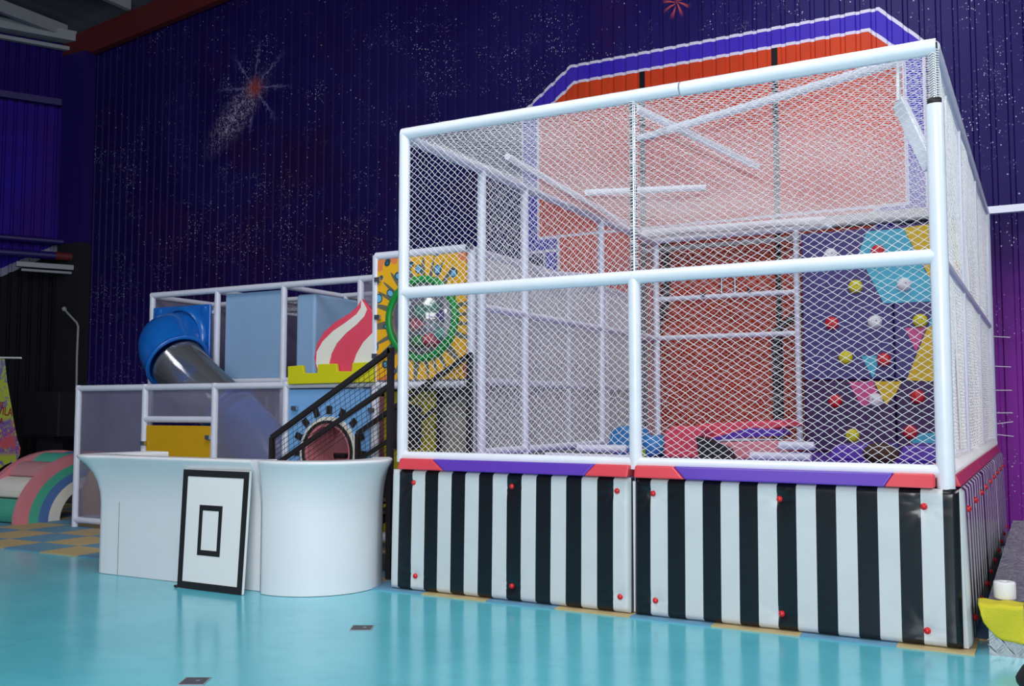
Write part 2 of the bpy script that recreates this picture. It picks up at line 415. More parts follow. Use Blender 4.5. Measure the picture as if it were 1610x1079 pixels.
# roof sheet, sloping up to the right, with purlins
rb = MB(); rv = []; rf = []
for i in range(121):
    x = -24+i*.3
    for y in (-9, 8): rv += [(x, y, ROOF(x)+.30+(.05 if i % 2 else 0))]
for i in range(120): rf.append((2*i, 2*i+1, 2*i+3, 2*i+2))
struct('ceiling', rb.add(rv, rf), 'roof')
pb = MB()
for x in (-15.6, -13.72, -11.7, -9.4):
    pb.bar((x, -9, ROOF(x)+.12), (x, WY-.3, ROOF(x)+.12), .12, .26)
struct('trim_1', pb, 'purlin')
struct('trim_2', MB().bar((-14.5, WY-.16, ROOF(-14.5)-.26), (9, WY-.16, ROOF(9)-.26), .14, .55), 'rafter')
struct('trim_3', MB().box((-13.72, WY-.34, 0), (-13.0, WY-.05, 5.1), 1).box((-13.72, WY-.34, 5.1), (-13.0, WY-.05, 9.28)), ['violet_wall', 'dark_frame'])
d_ = Vector((-.49,-.87,0)); n_ = Vector((.87,-.49,0)); L0 = Vector((-13.75, WY, 0))
def lw(s_, z, off=.1): return L0+d_*s_+n_*off+Vector((0,0,z))
struct('trim_4', MB().bar(lw(.05, 9.72, .2), lw(8, 9.72, .2), .3, .22).bar(lw(.05, 9.48, .12), lw(8, 9.48, .12), .12, .08), 'purlin')
struct('trim_5', MB().bar(lw(.1, 8.25, .12), lw(8, 8.25, .12), .1, .14), 'violet_wall')
struct('trim_6', MB().tube([lw(-.2, 5.15, .3), lw(8, 5.15, .3)], .07), 'violet_wall')
o = thing('steel_pipe', 'dark horizontal pipe with a rusty red end across the left wall', 'pipe', lw(1, 4.78, .55))
MB().tube([lw(.35, 4.8, .55), lw(8, 4.78, .55)], .085).build('pipe', 'violet_wall', o)
MB().tube([lw(-.25, 4.8, .55), lw(.35, 4.8, .55)], .09).build('end_section', 'rafter', o)
o = thing('strip_light', 'unlit grey strip light hanging just below the dark horizontal pipe', 'light fitting', lw(.4, 4.5, .6))
MB().bar(lw(-.2, 4.56, .6), lw(1.1, 4.56, .6), .16, .10).build('housing', 'purlin', o)
MB().tube([lw(0, 4.45, .6), lw(1.0, 4.45, .6)], .03).build('tube', 'purlin', o)
# gooseneck pipe on the dark wall
gp = [at(101,486,'Y',6.2), at(106,492,'Y',6.2), at(121,508,'Y',6.2), at(123,514,'Y',6.2), at(121,560,'Y',6.2), Vector((at(120,700,'Y',6.2).x, 6.2, .012))]
tag(MB().tube(gp, .022).ball(gp[0], .05).build('bent_pipe', 'purlin'), 'thin grey pipe bent over at the top, in front of dark wall', 'pipe')
# girt and beam at right
tag(MB().bar((4.375, 6.42, 4.03), (9.5, 6.42, 4.03), .09, .09).build('support_rail', 'pole'), 'white horizontal rail running right from the net cage corner', 'rail')
tag(MB().bar((-.3, 6.62, 4.10), (4.2, 6.62, 4.10), .10, .16).bar((-.3, 6.62, 3.92), (4.2, 6.62, 3.92), .06, .06).build('wall_girt', 'purlin'),
    'grey steel channel crossing the rust mural behind the net cage top', 'beam')
# dark cable loops on mural
tag(MB().tube([(0, 6.77, 4.05), (.02, 6.77, 3.5), (.0, 6.77, 3.1), (-.12, 6.77, 2.85), (-.14, 6.77, 2.4)], .05).build('cable_duct', 'black'), 'black flexible duct running down beside the left rear cage post', 'duct')
tag(MB().tube([(2.1, 6.77, 3.05), (1.9, 6.77, 2.85), (1.62, 6.77, 2.66), (1.61, 6.77, 2.4), (1.62, 6.77, .012)], .05).build('cable_duct', 'black'), 'black duct angling down behind the lower cage rung near climbing wall', 'duct')

# ================================================================== NET CAGE
W_, D_, H_, MID, BOT = 4.35, 6.36, 4.0, 2.57, 1.136
cage = thing('net_cage', 'large white padded-frame net cage standing on the striped platform', 'net cage', (2.17, 3.1, 0))
def wavy_tube(a, b, r, n=26, amp=.0022):
    a, b = Vector(a), Vector(b); L = (b-a).length; k = max(3, int(L/.11)); pts = []; rad = []
    for i in range(k+1):
        pts.append(a.lerp(b, i/k)); rad.append(r*(1+amp/r*.35*math.sin(i*2.7+a.x*5+a.z)+amp/r*.2*(random.random()-.5)))
    return MB().tube(pts, r, 16, radii=rad)
def post(x, y, z0, z1, r=.046, m_='pole'): return wavy_tube((x,y,z0), (x,y,z1), r).build('post', m_, cage)
def rail(a, b, r=.042, m_='pole', name='rail'): return wavy_tube(a, b, r).build(name, m_, cage)
post(0, 0, 1.09, H_, .05, 'white_pad'); post(W_, 0, 1.0, 3.60, .058, 'white_pad')
MB().tube([(W_,0,3.55),(W_,0,4.0)], .024).build('steel_pole', 'chrome', cage)
lc = MB()
for i in range(22):      # lacing cord round the bare corner pole
    z = 3.62+i*.017; lc.tube([(W_+.035*math.cos(a_), .035*math.sin(a_), z+.008*math.sin(a_*3)) for a_ in np.linspace(0, 6.28, 9)], .004, 5)
lc.build('lacing', 'net', cage)
MB().lathe([(.03,-.02),(.045,-.02),(.045,.02),(.03,.02)], (W_,0,3.62)).build('collar', 'black', cage)
MB().tube([(2.175,0,MID),(2.175,0,H_)], .026).build('steel_pole', 'chrome', cage)
lc = MB()
for i in range(70):
    z = MID+.05+i*.0198; lc.tube([(2.175+.033*math.cos(a_), .033*math.sin(a_), z+.01*math.sin(a_+i)) for a_ in np.linspace(0, 6.28, 7)], .0035, 4)
lc.build('lacing', 'net', cage)
wavy_tube((2.175,0,1.09),(2.175,0,MID+.02),.05).build('post','white_pad',cage)
for x in (0.0, 2.175):
    MB().tube([(x, -.005, .0 if x else 1.0), (x, -.005, 1.12)], .022).build('steel_pole', 'chrome', cage)
# the pale strip between the two front pads is the pole's cover
MB().box((2.160,-.03,.02),(2.186,.02,1.0)).build('pole_cover','white_pad',cage)
rail((-.02,0,H_), (2.56,0,H_), .052, 'white_pad'); rail((2.575,0,H_-.005), (W_+.02,0,H_), .056, 'white_pad')
MB().lathe([(0,.0),(.03,.0),(.03,-.012),(0,-.012)], (W_+.028,0,H_), (1,0,0)).build('end_hole','black',cage)
rail((0,0,MID), (W_,0,MID), .052, 'white_pad')
rail((0,0,BOT), (2.15,0,BOT), .046, 'white_pad'); rail((2.2,0,BOT), (W_-.02,0,BOT), .046, 'white_pad')
YS = (1.35, 2.27, 4.35, 6.36)
for y in YS: post(0, y, 1.05, H_, .046)
for y in (2.12, 4.24): MB().tube([(W_, y, 1.05), (W_, y, H_)], .018).build('steel_pole', 'pole', cage)
post(W_, D_, .9, H_, .05)
post(2.02, D_, 1.05, H_, .042)
rail((0,0,H_-.03), (0,D_,H_-.03), .045); rail((W_,0,H_), (W_,D_,H_), .045)
rail((0,D_,H_), (2.5,D_,H_), .04); MB().tube([(2.5,D_,H_),(W_,D_,H_)], .022).build('steel_pole','purlin',cage)
rail((0,1.35,MID), (0,D_,MID), .04); rail((W_,0,MID), (W_,D_,MID), .032)
rail((.04,D_,3.14), (2.0,D_,3.14), .036, name='rung'); rail((.04,D_,2.575), (2.0,D_,2.575), .036, name='rung')
rail((W_,0,BOT), (W_,D_,BOT), .045); rail((0,1.35,BOT-.02), (0,D_,BOT-.02), .042); rail((0,D_,BOT-.03),(2.0,D_,BOT-.03),.036)
for x in (.98, 1.17): MB().tube([(x, D_-.02, 3.16), (x, D_-.02, 3.52)], .018).build('steel_hook', 'chrome', cage)
for x, z in ((.72, 3.17), (1.38, 3.2)): MB().ball((x, D_-.05, z), .03).build('black_knob', 'black', cage)
lc = MB()        # cord wound round the right bottom rail
for i in range(110):
    y = .15+i*.056; lc.tube([(W_+.052*math.cos(a_), y+.02*a_/6.28, BOT+.052*math.sin(a_)) for a_ in np.linspace(0, 6.28, 9)], .006, 4)
lc.build('lacing', 'net', cage)
NT = lambda name, *a, **k: MB().net(*a, **k).build(name, 'net', cage)
NT('net', (.04,0,BOT+.04), (2.10,0,0), (0,0,MID-BOT-.08), .066, .058, r=.0024)
NT('net', (.04,0,MID+.04), (2.10,0,0), (0,0,H_-MID-.08), .066, .056, r=.0024)
NT('net', (2.21,0,BOT+.04), (2.09,0,0), (0,0,MID-BOT-.08), .080, .052, r=.0024)
NT('net', (2.21,0,MID+.04), (2.09,0,0), (0,0,H_-MID-.08), .080, .052, r=.0024, sag=.03)
NT('net', (0,1.37,BOT), (0,D_-1.4,0), (0,0,MID-BOT), .072, .052, r=.0020)
NT('net', (0,1.37,MID), (0,D_-1.4,0), (0,0,H_-MID-.05), .072, .052, r=.0020)
NT('net', (0,.03,H_+.02), (W_,0,0), (0,D_-.05,0), .07, .06, r=.0023, sag=.03)
NT('net', (.04,D_,BOT), (W_-.08,0,0), (0,0,H_-BOT-.05), .085, .055, r=.0020)
NT('net', (W_,.04,BOT+.03), (0,D_-.08,0), (0,0,MID-BOT-.05), .060, .052, r=.003, sag=.03)
NT('net', (W_,.04,MID+.03), (0,D_-.08,0), (0,0,H_-MID-.05), .060, .052, r=.003, sag=.03)
# sagging folds hanging from the right side rail
for y in (1.0, 2.9):
    MB().tube([(W_-.01, y, H_-.05), (W_-.03, y+.12, 3.2), (W_-.02, y+.35, 2.4), (W_-.01, y+.5, BOT+.1)], .02, 6, radii=[.012,.02,.015,.008]).build('net_fold','net',cage)
# ties from the rear corner to the wall
for i, z in enumerate((2.45, 2.08, 1.78, 1.5, 1.36, 1.24)):
    MB().tube([(W_, D_+.02, z), (W_+.22, D_+.2, z+(-.01, -.01, 0, 0, .03, -.03)[i])], .006, 5).build('tie','net',cage)
# loose foam sleeves on the roof net
def sleeve(p, q, r, label, zz=H_+.075):
    a = at(p[0], p[1], 'Z', zz); b = at(q[0], q[1], 'Z', zz)
    tag(wavy_tube(a, b, r).build('foam_sleeve', 'pole'), label, 'foam sleeve', 'foam sleeves lying on the cage roof')
sleeve((1005,218), (1415,96), .035, 'long white foam sleeve rising towards the right corner of cage roof')
sleeve((1000,170), (1190,262), .036, 'white foam sleeve sloping down right from the middle pole on cage roof', H_+.15)
sleeve((798,246), (985,352), .032, 'thin white foam sleeve lying near and along the left roof rail')
sleeve((920,303), (1110,295), .038, 'short thick white foam sleeve lying level across the cage roof centre')
sleeve((1010,366), (1296,345), .045, 'white foam sleeve resting beside the rear roof rail of the cage')
a, b = at(1413,160,'Y',.3), at(1462,262,'Y',.08)
MB().bar(a, b, .045, .11).build('brace', 'white_pad', cage, bevel=.01)
MB().bar(at(1413,100,'Y',.3), a, .09, .02).build('strap', 'net', cage)

# platform under the cage
plat = thing('play_platform', 'raised platform inside the net cage with purple soft deck', 'platform', (2.17, 3.1, 0))
MB().box((.03,.05,.86),(W_-.04,D_-.03,.98)).build('deck', 'purple_vinyl', plat)
for x in (.1, 2.17, W_-.12):
    for y in (.2, 2.2, 4.2, 6.2): MB().bar((x,y,.014),(x,y,.86),.06,.06).build('leg','dark_frame',plat)

# striped wall pads
def stripe_pad(name, O, U, h, bounds, first_black, buttons, label, group, nrm, lean=.0, T=.038, crease=1.0):
    """puffed vinyl pad: vertical black/white stripes, dimpled where the red buttons pull it in"""
    O, U, N = Vector(O), Vector(U).normalized(), Vector(nrm); L = bounds[-1]
    t = thing(name, label, 'wall pad', O+U*(L/2), group)
    xs = []
    for i in range(len(bounds)-1):
        n = max(3, int((bounds[i+1]-bounds[i])/.02)); xs += [bounds[i]+(bounds[i+1]-bounds[i])*k/n for k in range(n)]
    xs.append(L); nz = 52; zs = [h*k/nz for k in range(nz+1)]
    def off(x, z):
        e = min(x, L-x); f = min(z, h-z)
        o_ = T*(1-math.exp(-e/.012))**.5*(1-math.exp(-f/.012))**.5 if e > 0 and f > 0 else 0
        for bx, bz in buttons:
            dx, dz = x-bx, z-bz; r = math.hypot(dx, dz)
            if r < .34:
                th = math.atan2(dz, dx)
                o_ -= .022*crease*math.exp(-r/.035) + .0075*crease*math.exp(-r/.06)*(math.sin(th*9+bx*7)*min(1, r/.03))
        return max(o_, 0)+.0012*math.sin(x*9+z*4)
    vs = []; fs = []; ms = []
    for z in zs:
        for x in xs: vs.append(O+U*x+Vector((0,0,z))+N*(off(x, z)+lean*(1-z/h)))
    nx = len(xs); mb = MB()
    base = 0
    for j in range(nz):
        for i in range(nx-1):
            xm = (xs[i]+xs[i+1])/2; k = max(q for q in range(len(bounds)-1) if bounds[q] <= xm+1e-6)
            fs.append((j*nx+i, j*nx+i+1, (j+1)*nx+i+1, (j+1)*nx+i)); ms.append((k+(0 if first_black else 1)) % 2)
    mb.add(vs, fs, 0, True); mb.m = ms
    # back and rim
    bk = .03 if nrm[1] else .004
    ln = lean if nrm[1] else 0
    q = [O-N*bk+N*ln, O+U*L-N*bk+N*ln, O+U*L-N*bk+Vector((0,0,h)), O-N*bk+Vector((0,0,h))]
    f_ = [O+N*lean, O+U*L+N*lean, O+U*L+Vector((0,0,h)), O+Vector((0,0,h))]
    mb.add(q+f_, [(0,3,2,1),(0,1,5,4),(1,2,6,5),(2,3,7,6),(3,0,4,7)], 0 if nrm[1] else 1)
    mb.build('cover', ['black_vinyl', 'white_vinyl'], t)
    for bx, bz in buttons:
        c = O+U*bx+Vector((0,0,bz))+N*(off(bx, bz)+lean*(1-bz/h)-.004)
        MB().lathe([(0,.032),(.012,.030),(.020,.022),(.024,.010),(.024,0)], c, N, 16).build('button', 'red_cap', t)
    return t
def bxz(px, py, x0, z0, Y=-.13):
    p = at(px, py, 'Y', Y); return (p.x-x0, p.z-z0)
X0, X1 = -.058, 2.155
b1 = [0, .092]+[.092+(X1-X0-.092)*k/16 for k in range(1, 17)]
stripe_pad('striped_pad', (X0,-.05,.016), (1,0,0), 1.012, b1, False,
    [bxz(px, py, X0, .016) for px, py in ((645,760),(800,766),(966,773),(649,907),(801,923),(972,940))],
    'black and white striped vinyl pad on the platform front, left half', 'striped pads', (0,-1,0), .02)
X0, X1 = 2.19, 4.43
b2 = [(X1-X0-.095)*k/16 for k in range(0, 17)]+[X1-X0]
stripe_pad('striped_pad', (X0,-.05,.016), (1,0,0), 1.012, b2, True,
    [bxz(px, py, X0, .016) for px, py in ((1023,777),(1223,786),(1451,798),(1028,946),(1227,967),(1457,994))],
    'black and white striped vinyl pad on the platform front, right half', 'striped pads', (0,-1,0), .02)
for k, (y0, y1, lab) in enumerate(((-.05, 2.02, 'nearest'), (2.05, 4.17, 'middle'), (4.2, 6.3, 'farthest'))):
    n = 16; bs = [(y1-y0)*i/n for i in range(n+1)]
    stripe_pad('striped_pad', (4.435, y0, .016), (0,1,0), 1.012, bs, k == 1,
        [(.33,.86),(1.05,.86),(1.78,.86),(.33,.14),(1.05,.14),(1.78,.14)],
        'black and white striped pad on the right side of platform, %s to the camera' % lab, 'striped pads', (1,0,0), .025, .022, .35)
# ledge cushions
def ledge(x0, xa, xb, x1, xa2, xb2, label):
    t = thing('ledge_cushion', label, 'cushion', ((x0+x1)/2, .1, 1.03), 'ledge cushions')
    def piece(a0, a1, b0, b1_, m_, name):
        # a = lower x range, b = upper x range
        mb = MB(); y0, y1, yb = -.125, -.085, .42; z0, z1 = 1.032, 1.125
        vs = [(a0,y0,z0),(a1,y0,z0),(b1_,y1,z1),(b0,y1,z1),(a0,yb,z0),(a1,yb,z0),(b1_,yb,z1-.03),(b0,yb,z1-.03)]
        mb.add(vs, [(0,1,2,3),(3,2,6,7),(4,7,6,5),(0,4,5,1),(0,3,7,4),(1,5,6,2)]); mb.build(name, m_, t, bevel=.012)
    piece(x0, xa2, x0, xa, 'red_vinyl', 'end_pad'); piece(xa2, xb2, xa, xb, 'purple_vinyl', 'centre_pad'); piece(xb2, x1, xb, x1, 'red_vinyl', 'end_pad')
ledge(.03, .36, 1.87, 2.15, .50, 1.79, 'coral and purple ledge cushion above the left front striped pad')
ledge(2.20, 2.50, 4.04, W_-.06, 2.60, 3.98, 'coral and purple ledge cushion above the right front striped pad')
for y0, y1, lab in ((.05, 2.1, 'front'), (2.13, 4.2, 'middle'), (4.23, 6.2, 'rear')):
    mb = MB(); vs = [(4.44,y0,1.035),(4.44,y1,1.035),(4.41,y1,1.115),(4.41,y0,1.115),(4.05,y0,1.035),(4.05,y1,1.035),(4.05,y1,1.07),(4.05,y0,1.07)]
    mb.add(vs, [(0,1,2,3),(3,2,6,7),(4,7,6,5),(0,4,5,1),(0,3,7,4),(1,5,6,2)])
    tag(mb.build('ledge_cushion', 'red_vinyl', bevel=.012), 'coral ledge cushion on the right side of the platform, %s one' % lab, 'cushion', 'ledge cushions')

# ================================================================== CLIMBING WALL
CWY = 6.2
cw = thing('climbing_wall', 'plum padded climbing wall with coloured shapes and round holds', 'climbing wall', (3.25, CWY, 1))
def q2(pts, Y): return [at(1220+x/2.451, 320+y/2.451, 'Y', Y) for x, y in pts]
for (x0, x1, z0, z1, m_) in ((2.12,3.25,1.93,3.9,'wall_pad'),(3.265,4.28,1.93,3.9,'wall_pad'),(2.12,3.25,.99,1.915,'wall_pad_low'),(3.265,4.28,.99,1.915,'wall_pad_low')):
    MB().box((x0,CWY,z0),(x1,CWY+.07,z1)).build('panel', m_, cw, bevel=.02)
def patch(pts, m_, k):
    P = [at(1220+x/2.451, 320+y/2.451, 'Y', CWY-.004*k) for x, y in pts]
    MB().prism(P, (0,.006,0)).build('colour_patch', m_, cw)
patch([(350,108),(318,195),(415,385),(660,375),(575,260),(490,96)], 'cyan', 1)
patch([(490,94),(720,60),(720,330),(600,300),(560,225)], 'yellow_patch', 2)
patch([(497,480),(580,476),(540,572)], 'magenta_patch', 1)
patch([(583,480),(612,470),(720,440),(720,690),(503,682)], 'yellow_patch', 2)
patch([(590,470),(600,420),(720,400),(720,440)], 'cyan', 1)
patch([(328,588),(400,588),(375,676)], 'cyan', 1)
patch([(280,688),(375,686),(405,775),(328,780)], 'magenta_patch', 1)
patch([(377,686),(485,686),(458,740),(425,776)], 'yellow_patch', 2)
patch([(515,908),(560,885),(720,885),(720,958),(545,945)], 'cyan', 1)
for col, L in (('hold_white', [(210,198),(493,312),(380,457),(384,758)]), ('hold_red', [(392,185),(215,462),(415,602),(228,762),(545,746),(517,882)]), ('hold_yellow', [(306,320),(555,452),(268,594),(294,895)])):
    for x, y in L:
        c = at(1220+x/2.451, 320+y/2.451, 'Y', CWY-.02)
        ho = MB().lathe([(0,-.052),(.03,-.052),(.058,-.046),(.078,-.028),(.088,0),(.09,.02)], c, (0,1,0), 20).build('hold', col, cw)
        for dx in (-.028, .028): MB().ball(c+Vector((dx,-.047,.012)), .009, 8).build('bolt', 'black', ho)

# ================================================================== FOAM PIECES INSIDE THE CAGE
def rounded(name, pts, d, m_, label, cat, bevel=.03, group=None):
    return tag(MB().prism(pts, d).build(name, m_, bevel=bevel), label, cat, group)
ZD = .98
rounded('foam_block', [(.98,3.9,ZD),(1.44,3.9,ZD),(1.44,3.9,1.33),(1.1,3.9,1.35),(.98,3.9,1.27)], (0,.5,0), 'pink', 'coral foam block at the left end of the heap inside the net cage', 'foam block')
rounded('foam_slab', [(1.45,4.42,1.19),(2.30,4.42,1.34),(2.22,4.42,1.42),(1.28,4.42,1.37),(1.05,4.42,1.30)], (0,.9,0), 'pink', 'long coral foam slab tilted across the top of the heap in the cage', 'foam slab', .025)
rounded('foam_slab', [(1.42,4.0,1.17),(1.9,4.0,1.22),(2.35,4.0,1.25),(2.35,4.0,1.31),(1.95,4.0,1.33),(1.5,4.0,1.20)], (0,.38,0), 'purple_vinyl', 'thin purple foam slab lying between coral slabs in the heap', 'foam slab', .02)
rounded('foam_slab', [(1.45,3.95,ZD),(2.42,3.95,ZD),(2.42,3.95,1.20),(1.5,3.95,1.16)], (0,.45,0), 'soft_pink', 'rose foam slab at the bottom right of the heap under the purple slab', 'foam slab', .025)
def cyl(c, r, L, ax, n=8): 
    return MB().lathe([(0,0),(r*.9,0),(r,.03),(r,L-.03),(r*.9,L),(0,L)], c, ax, n)
o = tag(cyl((.52,3.7,1.17), .18, .5, (.1,1,0)).build('foam_log', 'blue_foam'), 'blue eight-sided foam log lying left of the middle post', 'foam log')
for f in o.data.polygons: f.use_smooth = False
o = tag(cyl((.80,3.85,1.11), .13, .4, (.3,1,0)).build('foam_log', 'blue_foam'), 'smaller blue foam log beside the coral block', 'foam log')
rounded('foam_cube', [(.84,3.35,ZD),(.93,3.35,ZD),(.93,3.35,1.10),(.84,3.35,1.10)], (0,.1,0), 'lime', 'tiny lime green foam cube in front of the coral block', 'foam cube', .008)
fb = MB(); fb.ball((3.42,3.7,1.08), .15, 22, (1.15,1,.75)); 
for i, p in enumerate(fb.v): fb.v[i] = tuple(np.array(p)+rng.normal(0,.008,3))
tag(fb.build('plush_cushion', 'brown'), 'brown fluffy rounded cushion on the cage floor before climbing wall', 'cushion')
for (x0, x1, y, z, lab) in ((2.75,3.35,4.4,1.14,'left of'), (3.5,4.2,4.2,1.15,'right of')):
    rounded('foam_mat', [(x0,y,ZD),(x1,y,ZD),(x1,y,z),(x0+.08,y,z)], (0,1.2,0), 'purple_vinyl', 'flat purple foam mat on the cage floor %s the brown cushion' % lab, 'mat', .02)
for i, (p, q, z, lab) in enumerate((((740,700),(1000,707),1.10,'low white foam tube lying along the left cage floor'), ((765,693),(985,690),1.12,'white foam tube behind the low one on left cage floor'),
        ((1180,712),(1275,706),1.12,'white foam tube in front of the rose slab, right end of heap'), ((1225,694),(1280,692),1.2,'short white foam tube end at the foot of the rear right post'))):
    a, b = at(p[0],p[1],'Y',2.6 if i == 0 else (3.4 if i == 1 else 3.8)), at(q[0],q[1],'Y',2.4 if i == 0 else (3.5 if i == 1 else 3.8)); a.z = b.z = ZD+.05+(.06 if i == 1 else 0)+(.12 if i == 3 else 0)
    a.x = max(a.x, .1); tag(wavy_tube(a, b, .045).build('foam_tube', 'pole'), lab, 'foam tube')
tag(MB().prism([(1.48,3.7,ZD),(1.85,3.7,ZD),(1.80,3.7,1.10),(1.58,3.7,1.20),(1.44,3.7,1.24)], (0,.22,0)).build('black_bag', 'black'), 'black bag in the gap between coral block and rose slab', 'bag')

# ================================================================== BAR COUNTER
def counter_section(name, plan, prof, label, seam=False):
    """plan: (x, y, flare) points along the outer foot; swept with a flaring section"""
    P = [Vector((a[0], a[1], 0)) for a in plan]; fl = [a[2] for a in plan]; mb = MB(); k = len(prof); vs = []; fs = []
    for i, p in enumerate(P):
        d = (P[min(i+1, len(P)-1)]-P[max(i-1, 0)]).normalized(); n = Vector((d.y, -d.x, 0))
        for off, z in prof:
            o_ = off*fl[i] if off > 0 else off*plan[i][3]
            vs.append(p+n*o_+Vector((0,0,z)))
    for i in range(len(P)-1):
        for j in range(k-1): fs.append((i*k+j, (i+1)*k+j, (i+1)*k+j+1, i*k+j+1))
    mb.add(vs, fs, 0, True)
    mb.add(vs[:k], [tuple(range(k))]); mb.add(vs[-k:], [tuple(range(k-1, -1, -1))])
    return mb
prof = [(0,.004),(0,.45),(0,.66),(.008,.76),(.03,.86),(.065,.95),(.115,1.025),(.16,1.07),(.178,1.09),(.182,1.10),(.178,1.112),(.16,1.116),(-.3,1.116),(-.32,1.10),(-.32,1.04),(-.04,.98),(-.04,.004)]
plan = [(-2.98,-.0,1.5,.3),(-2.99,-.15,1.5,.3),(-3.0,-.35,1.5,.4),(-3.02,-.60,1.5,.5)]
for a in (20,40,60,80,90): plan.append((-2.92-.10*math.cos(math.radians(a)), -.645-.10*math.sin(math.radians(a)), 1.5-.5*a/90, .5))
for x in (-2.8,-2.7,-2.5,-2.2,-1.9,-1.6,-1.3,-1.1,-.97): plan.append((x, -.745+.04*(x+2.9)/1.9, .8, max(.12, .5-(x+2.9)*.8)))
counter = thing('bar_counter', 'long curved white plastic bar counter with flared top edge', 'counter', (-1.6, -.3, 0))
counter_section('c', plan, prof, '').build('straight_section', 'counter', counter)
plan2 = [(-.945,-.62,.1,.2),(-.935,-.70,.15,.2),(-.905,-.765,.2,.25),(-.875,-.792,.25,.3)]
for k in range(0, 17):
    q = math.radians(-97+k*136/16); plan2.append((-.78+.59*math.cos(q), -.215+.59*math.sin(q), .30+.62*k/7 if k < 7 else (.92 if k < 12 else .92-.12*(k-11)), .3))
counter_section('c', plan2, prof, '').build('curved_section', 'counter', counter)
MB().box((-2.702,-.742,.01),(-2.698,-.738,.92)).build('seam', 'dark_frame', counter)

# backboard leaning on the counter
BL, BR, TL, TR = Vector((-1.724,-.915,.004)), Vector((-.971,-.915,.004)), Vector((-1.752,-.845,1.018)), Vector((-.974,-.845,1.018))
bd = thing('backboard', 'white board with black border and black rectangle leaning on the counter', 'board', (BL+BR)/2)
def bp(u, v, off=0):
    p = BL.lerp(BR, u).lerp(TL.lerp(TR, u), v); n = (BR-BL).cross(TL-BL).normalized(); return p+n*off
MB().prism([bp(0,0),bp(1,0),bp(1,1),bp(0,1)], (0,.028,.002)).build('panel', 'board', bd)
def frame_rect(u0, u1, v0, v1, tu, tv, name):
    mb = MB(); dn = bp(.5,.5,.003)-bp(.5,.5)
    for a in ((u0,u1,v0,v0+tv),(u0,u1,v1-tv,v1),(u0,u0+tu,v0+tv,v1-tv),(u1-tu,u1,v0+tv,v1-tv)):
        mb.prism([bp(a[0],a[2]),bp(a[1],a[2]),bp(a[1],a[3]),bp(a[0],a[3])], dn)
    mb.build(name, 'black', bd)
frame_rect(0,1,0,1,.075,.058,'border'); frame_rect(.285,.635,.285,.705,.052,.045,'target_rectangle')
# floor outlet plates and debris
for (px, py, s_, lab) in ((569,988,.155,'small grey metal floor plate nearer the striped pads'), (306,1072,.150,'small grey metal floor plate in the foreground, bottom left')):
    c = at(px, py, 'Z', 0); c.z = 0; t = thing('floor_plate', lab, 'floor plate', c, 'metal floor plates')
    u = Vector((math.cos(.5), math.sin(.5), 0))*s_/2; v = Vector((-math.sin(.5), math.cos(.5), 0))*s_/2
    lid_ = MB().prism([c-u-v, c+u-v, c+u+v, c-u+v], (0,0,.004)).build('lid', 'purlin', t)
    c2 = c+Vector((0,0,.004)); MB().prism([c2-u*.9-v*.9, c2+u*.9-v*.9, c2+u*.9+v*.9, c2-u*.9+v*.9], (0,0,.001)).build('inlay', 'roof', t)
    MB().prism([c2+u*.1-v*.1+Vector((0,0,.001)), c2+u*.4-v*.1+Vector((0,0,.001)), c2+u*.4+v*.15+Vector((0,0,.001)), c2+u*.1+v*.15+Vector((0,0,.001))], (0,0,.0015)).build('latch', 'chrome', lid_)
c = at(277,924,'Z',0)
tag(MB().ball(c+Vector((0,0,.012)), .022, 8, (1.2,.8,.55)).build('debris', 'black'), 'small black crumb of debris on the floor by the board', 'debris')

# ================================================================== PLAY STRUCTURE FRAME
FY, BY = 1.5, 2.7
pf = thing('play_structure', 'white padded-tube climbing frame of the soft play structure', 'play frame', (-3.2, 3.5, 0))
def pp(x, y, z0, z1, r=.043, m_='pole'): wavy_tube((x,y,z0), (x,y,z1), r).build('post', m_, pf)
def pr(a, b, r=.04, m_='pole'): wavy_tube(a, b, r).build('rail', m_, pf)
LX = (-6.27,-5.0,-3.8,-2.68)
for x in LX: pp(x, FY, .012, 1.86)
pp(-1.42, FY, .012, 3.22, .046); pp(-.22, FY+.02, .012, 3.22, .046)
pr((-6.29,FY,1.82), (-1.4,FY,1.82)); pr((-1.4,FY,1.80), (-.22,FY,1.80))
pr((-5.0,FY,1.42), (-3.8,FY,1.42)); pr((-6.27,FY,.10), (-5.0,FY,.10))
pr((-1.42,FY,3.21), (-.22,FY,3.21), .046); pr((-2.68,FY+.01,1.82),(-1.42,FY+.01,1.82))
UX = (-6.3,-5.02,-3.82,-2.56)
for x in UX: pp(x, BY, .012, 3.2)
pr((-6.32,BY,3.18), (-1.4,BY,3.18), .043)
pr((-6.3,BY,1.92), (-2.56,BY,1.92)); pr((-6.3,BY,2.88), (-5.02,BY,2.88), .03)
for y in (3.9, 5.1, 6.3):
    for x in (-6.3,-5.0,-3.75,-2.5,-1.35): pp(x, y, .012, 3.18, .038)
    pr((-6.3,y,3.16), (-.3,y,3.16), .036); pr((-6.3,y,1.84), (-.3,y,1.84), .036)
for x in (-6.3,-5.02,-3.82,-2.56): pr((x,BY,3.16), (x,6.3,3.16), .036)
for x in (LX[0], LX[2], LX[3]): pr((x,FY,1.82), (x,BY,1.86), .036)
pr((-6.27,FY,.10), (-6.27,BY,.10), .04)
pr((-1.42,FY,3.18), (-1.42,6.3,3.14), .038)
for y in (2.7, 3.9, 5.1, 6.3): pp(-.26, y, .012, 3.18, .04)
pr((-.24,FY,3.2), (-.26,6.3,3.16), .042); pr((-.24,FY,1.84), (-.26,6.3,1.84), .04)
pr((-.26,3.05,3.14), (.0,3.9,3.2), .036)
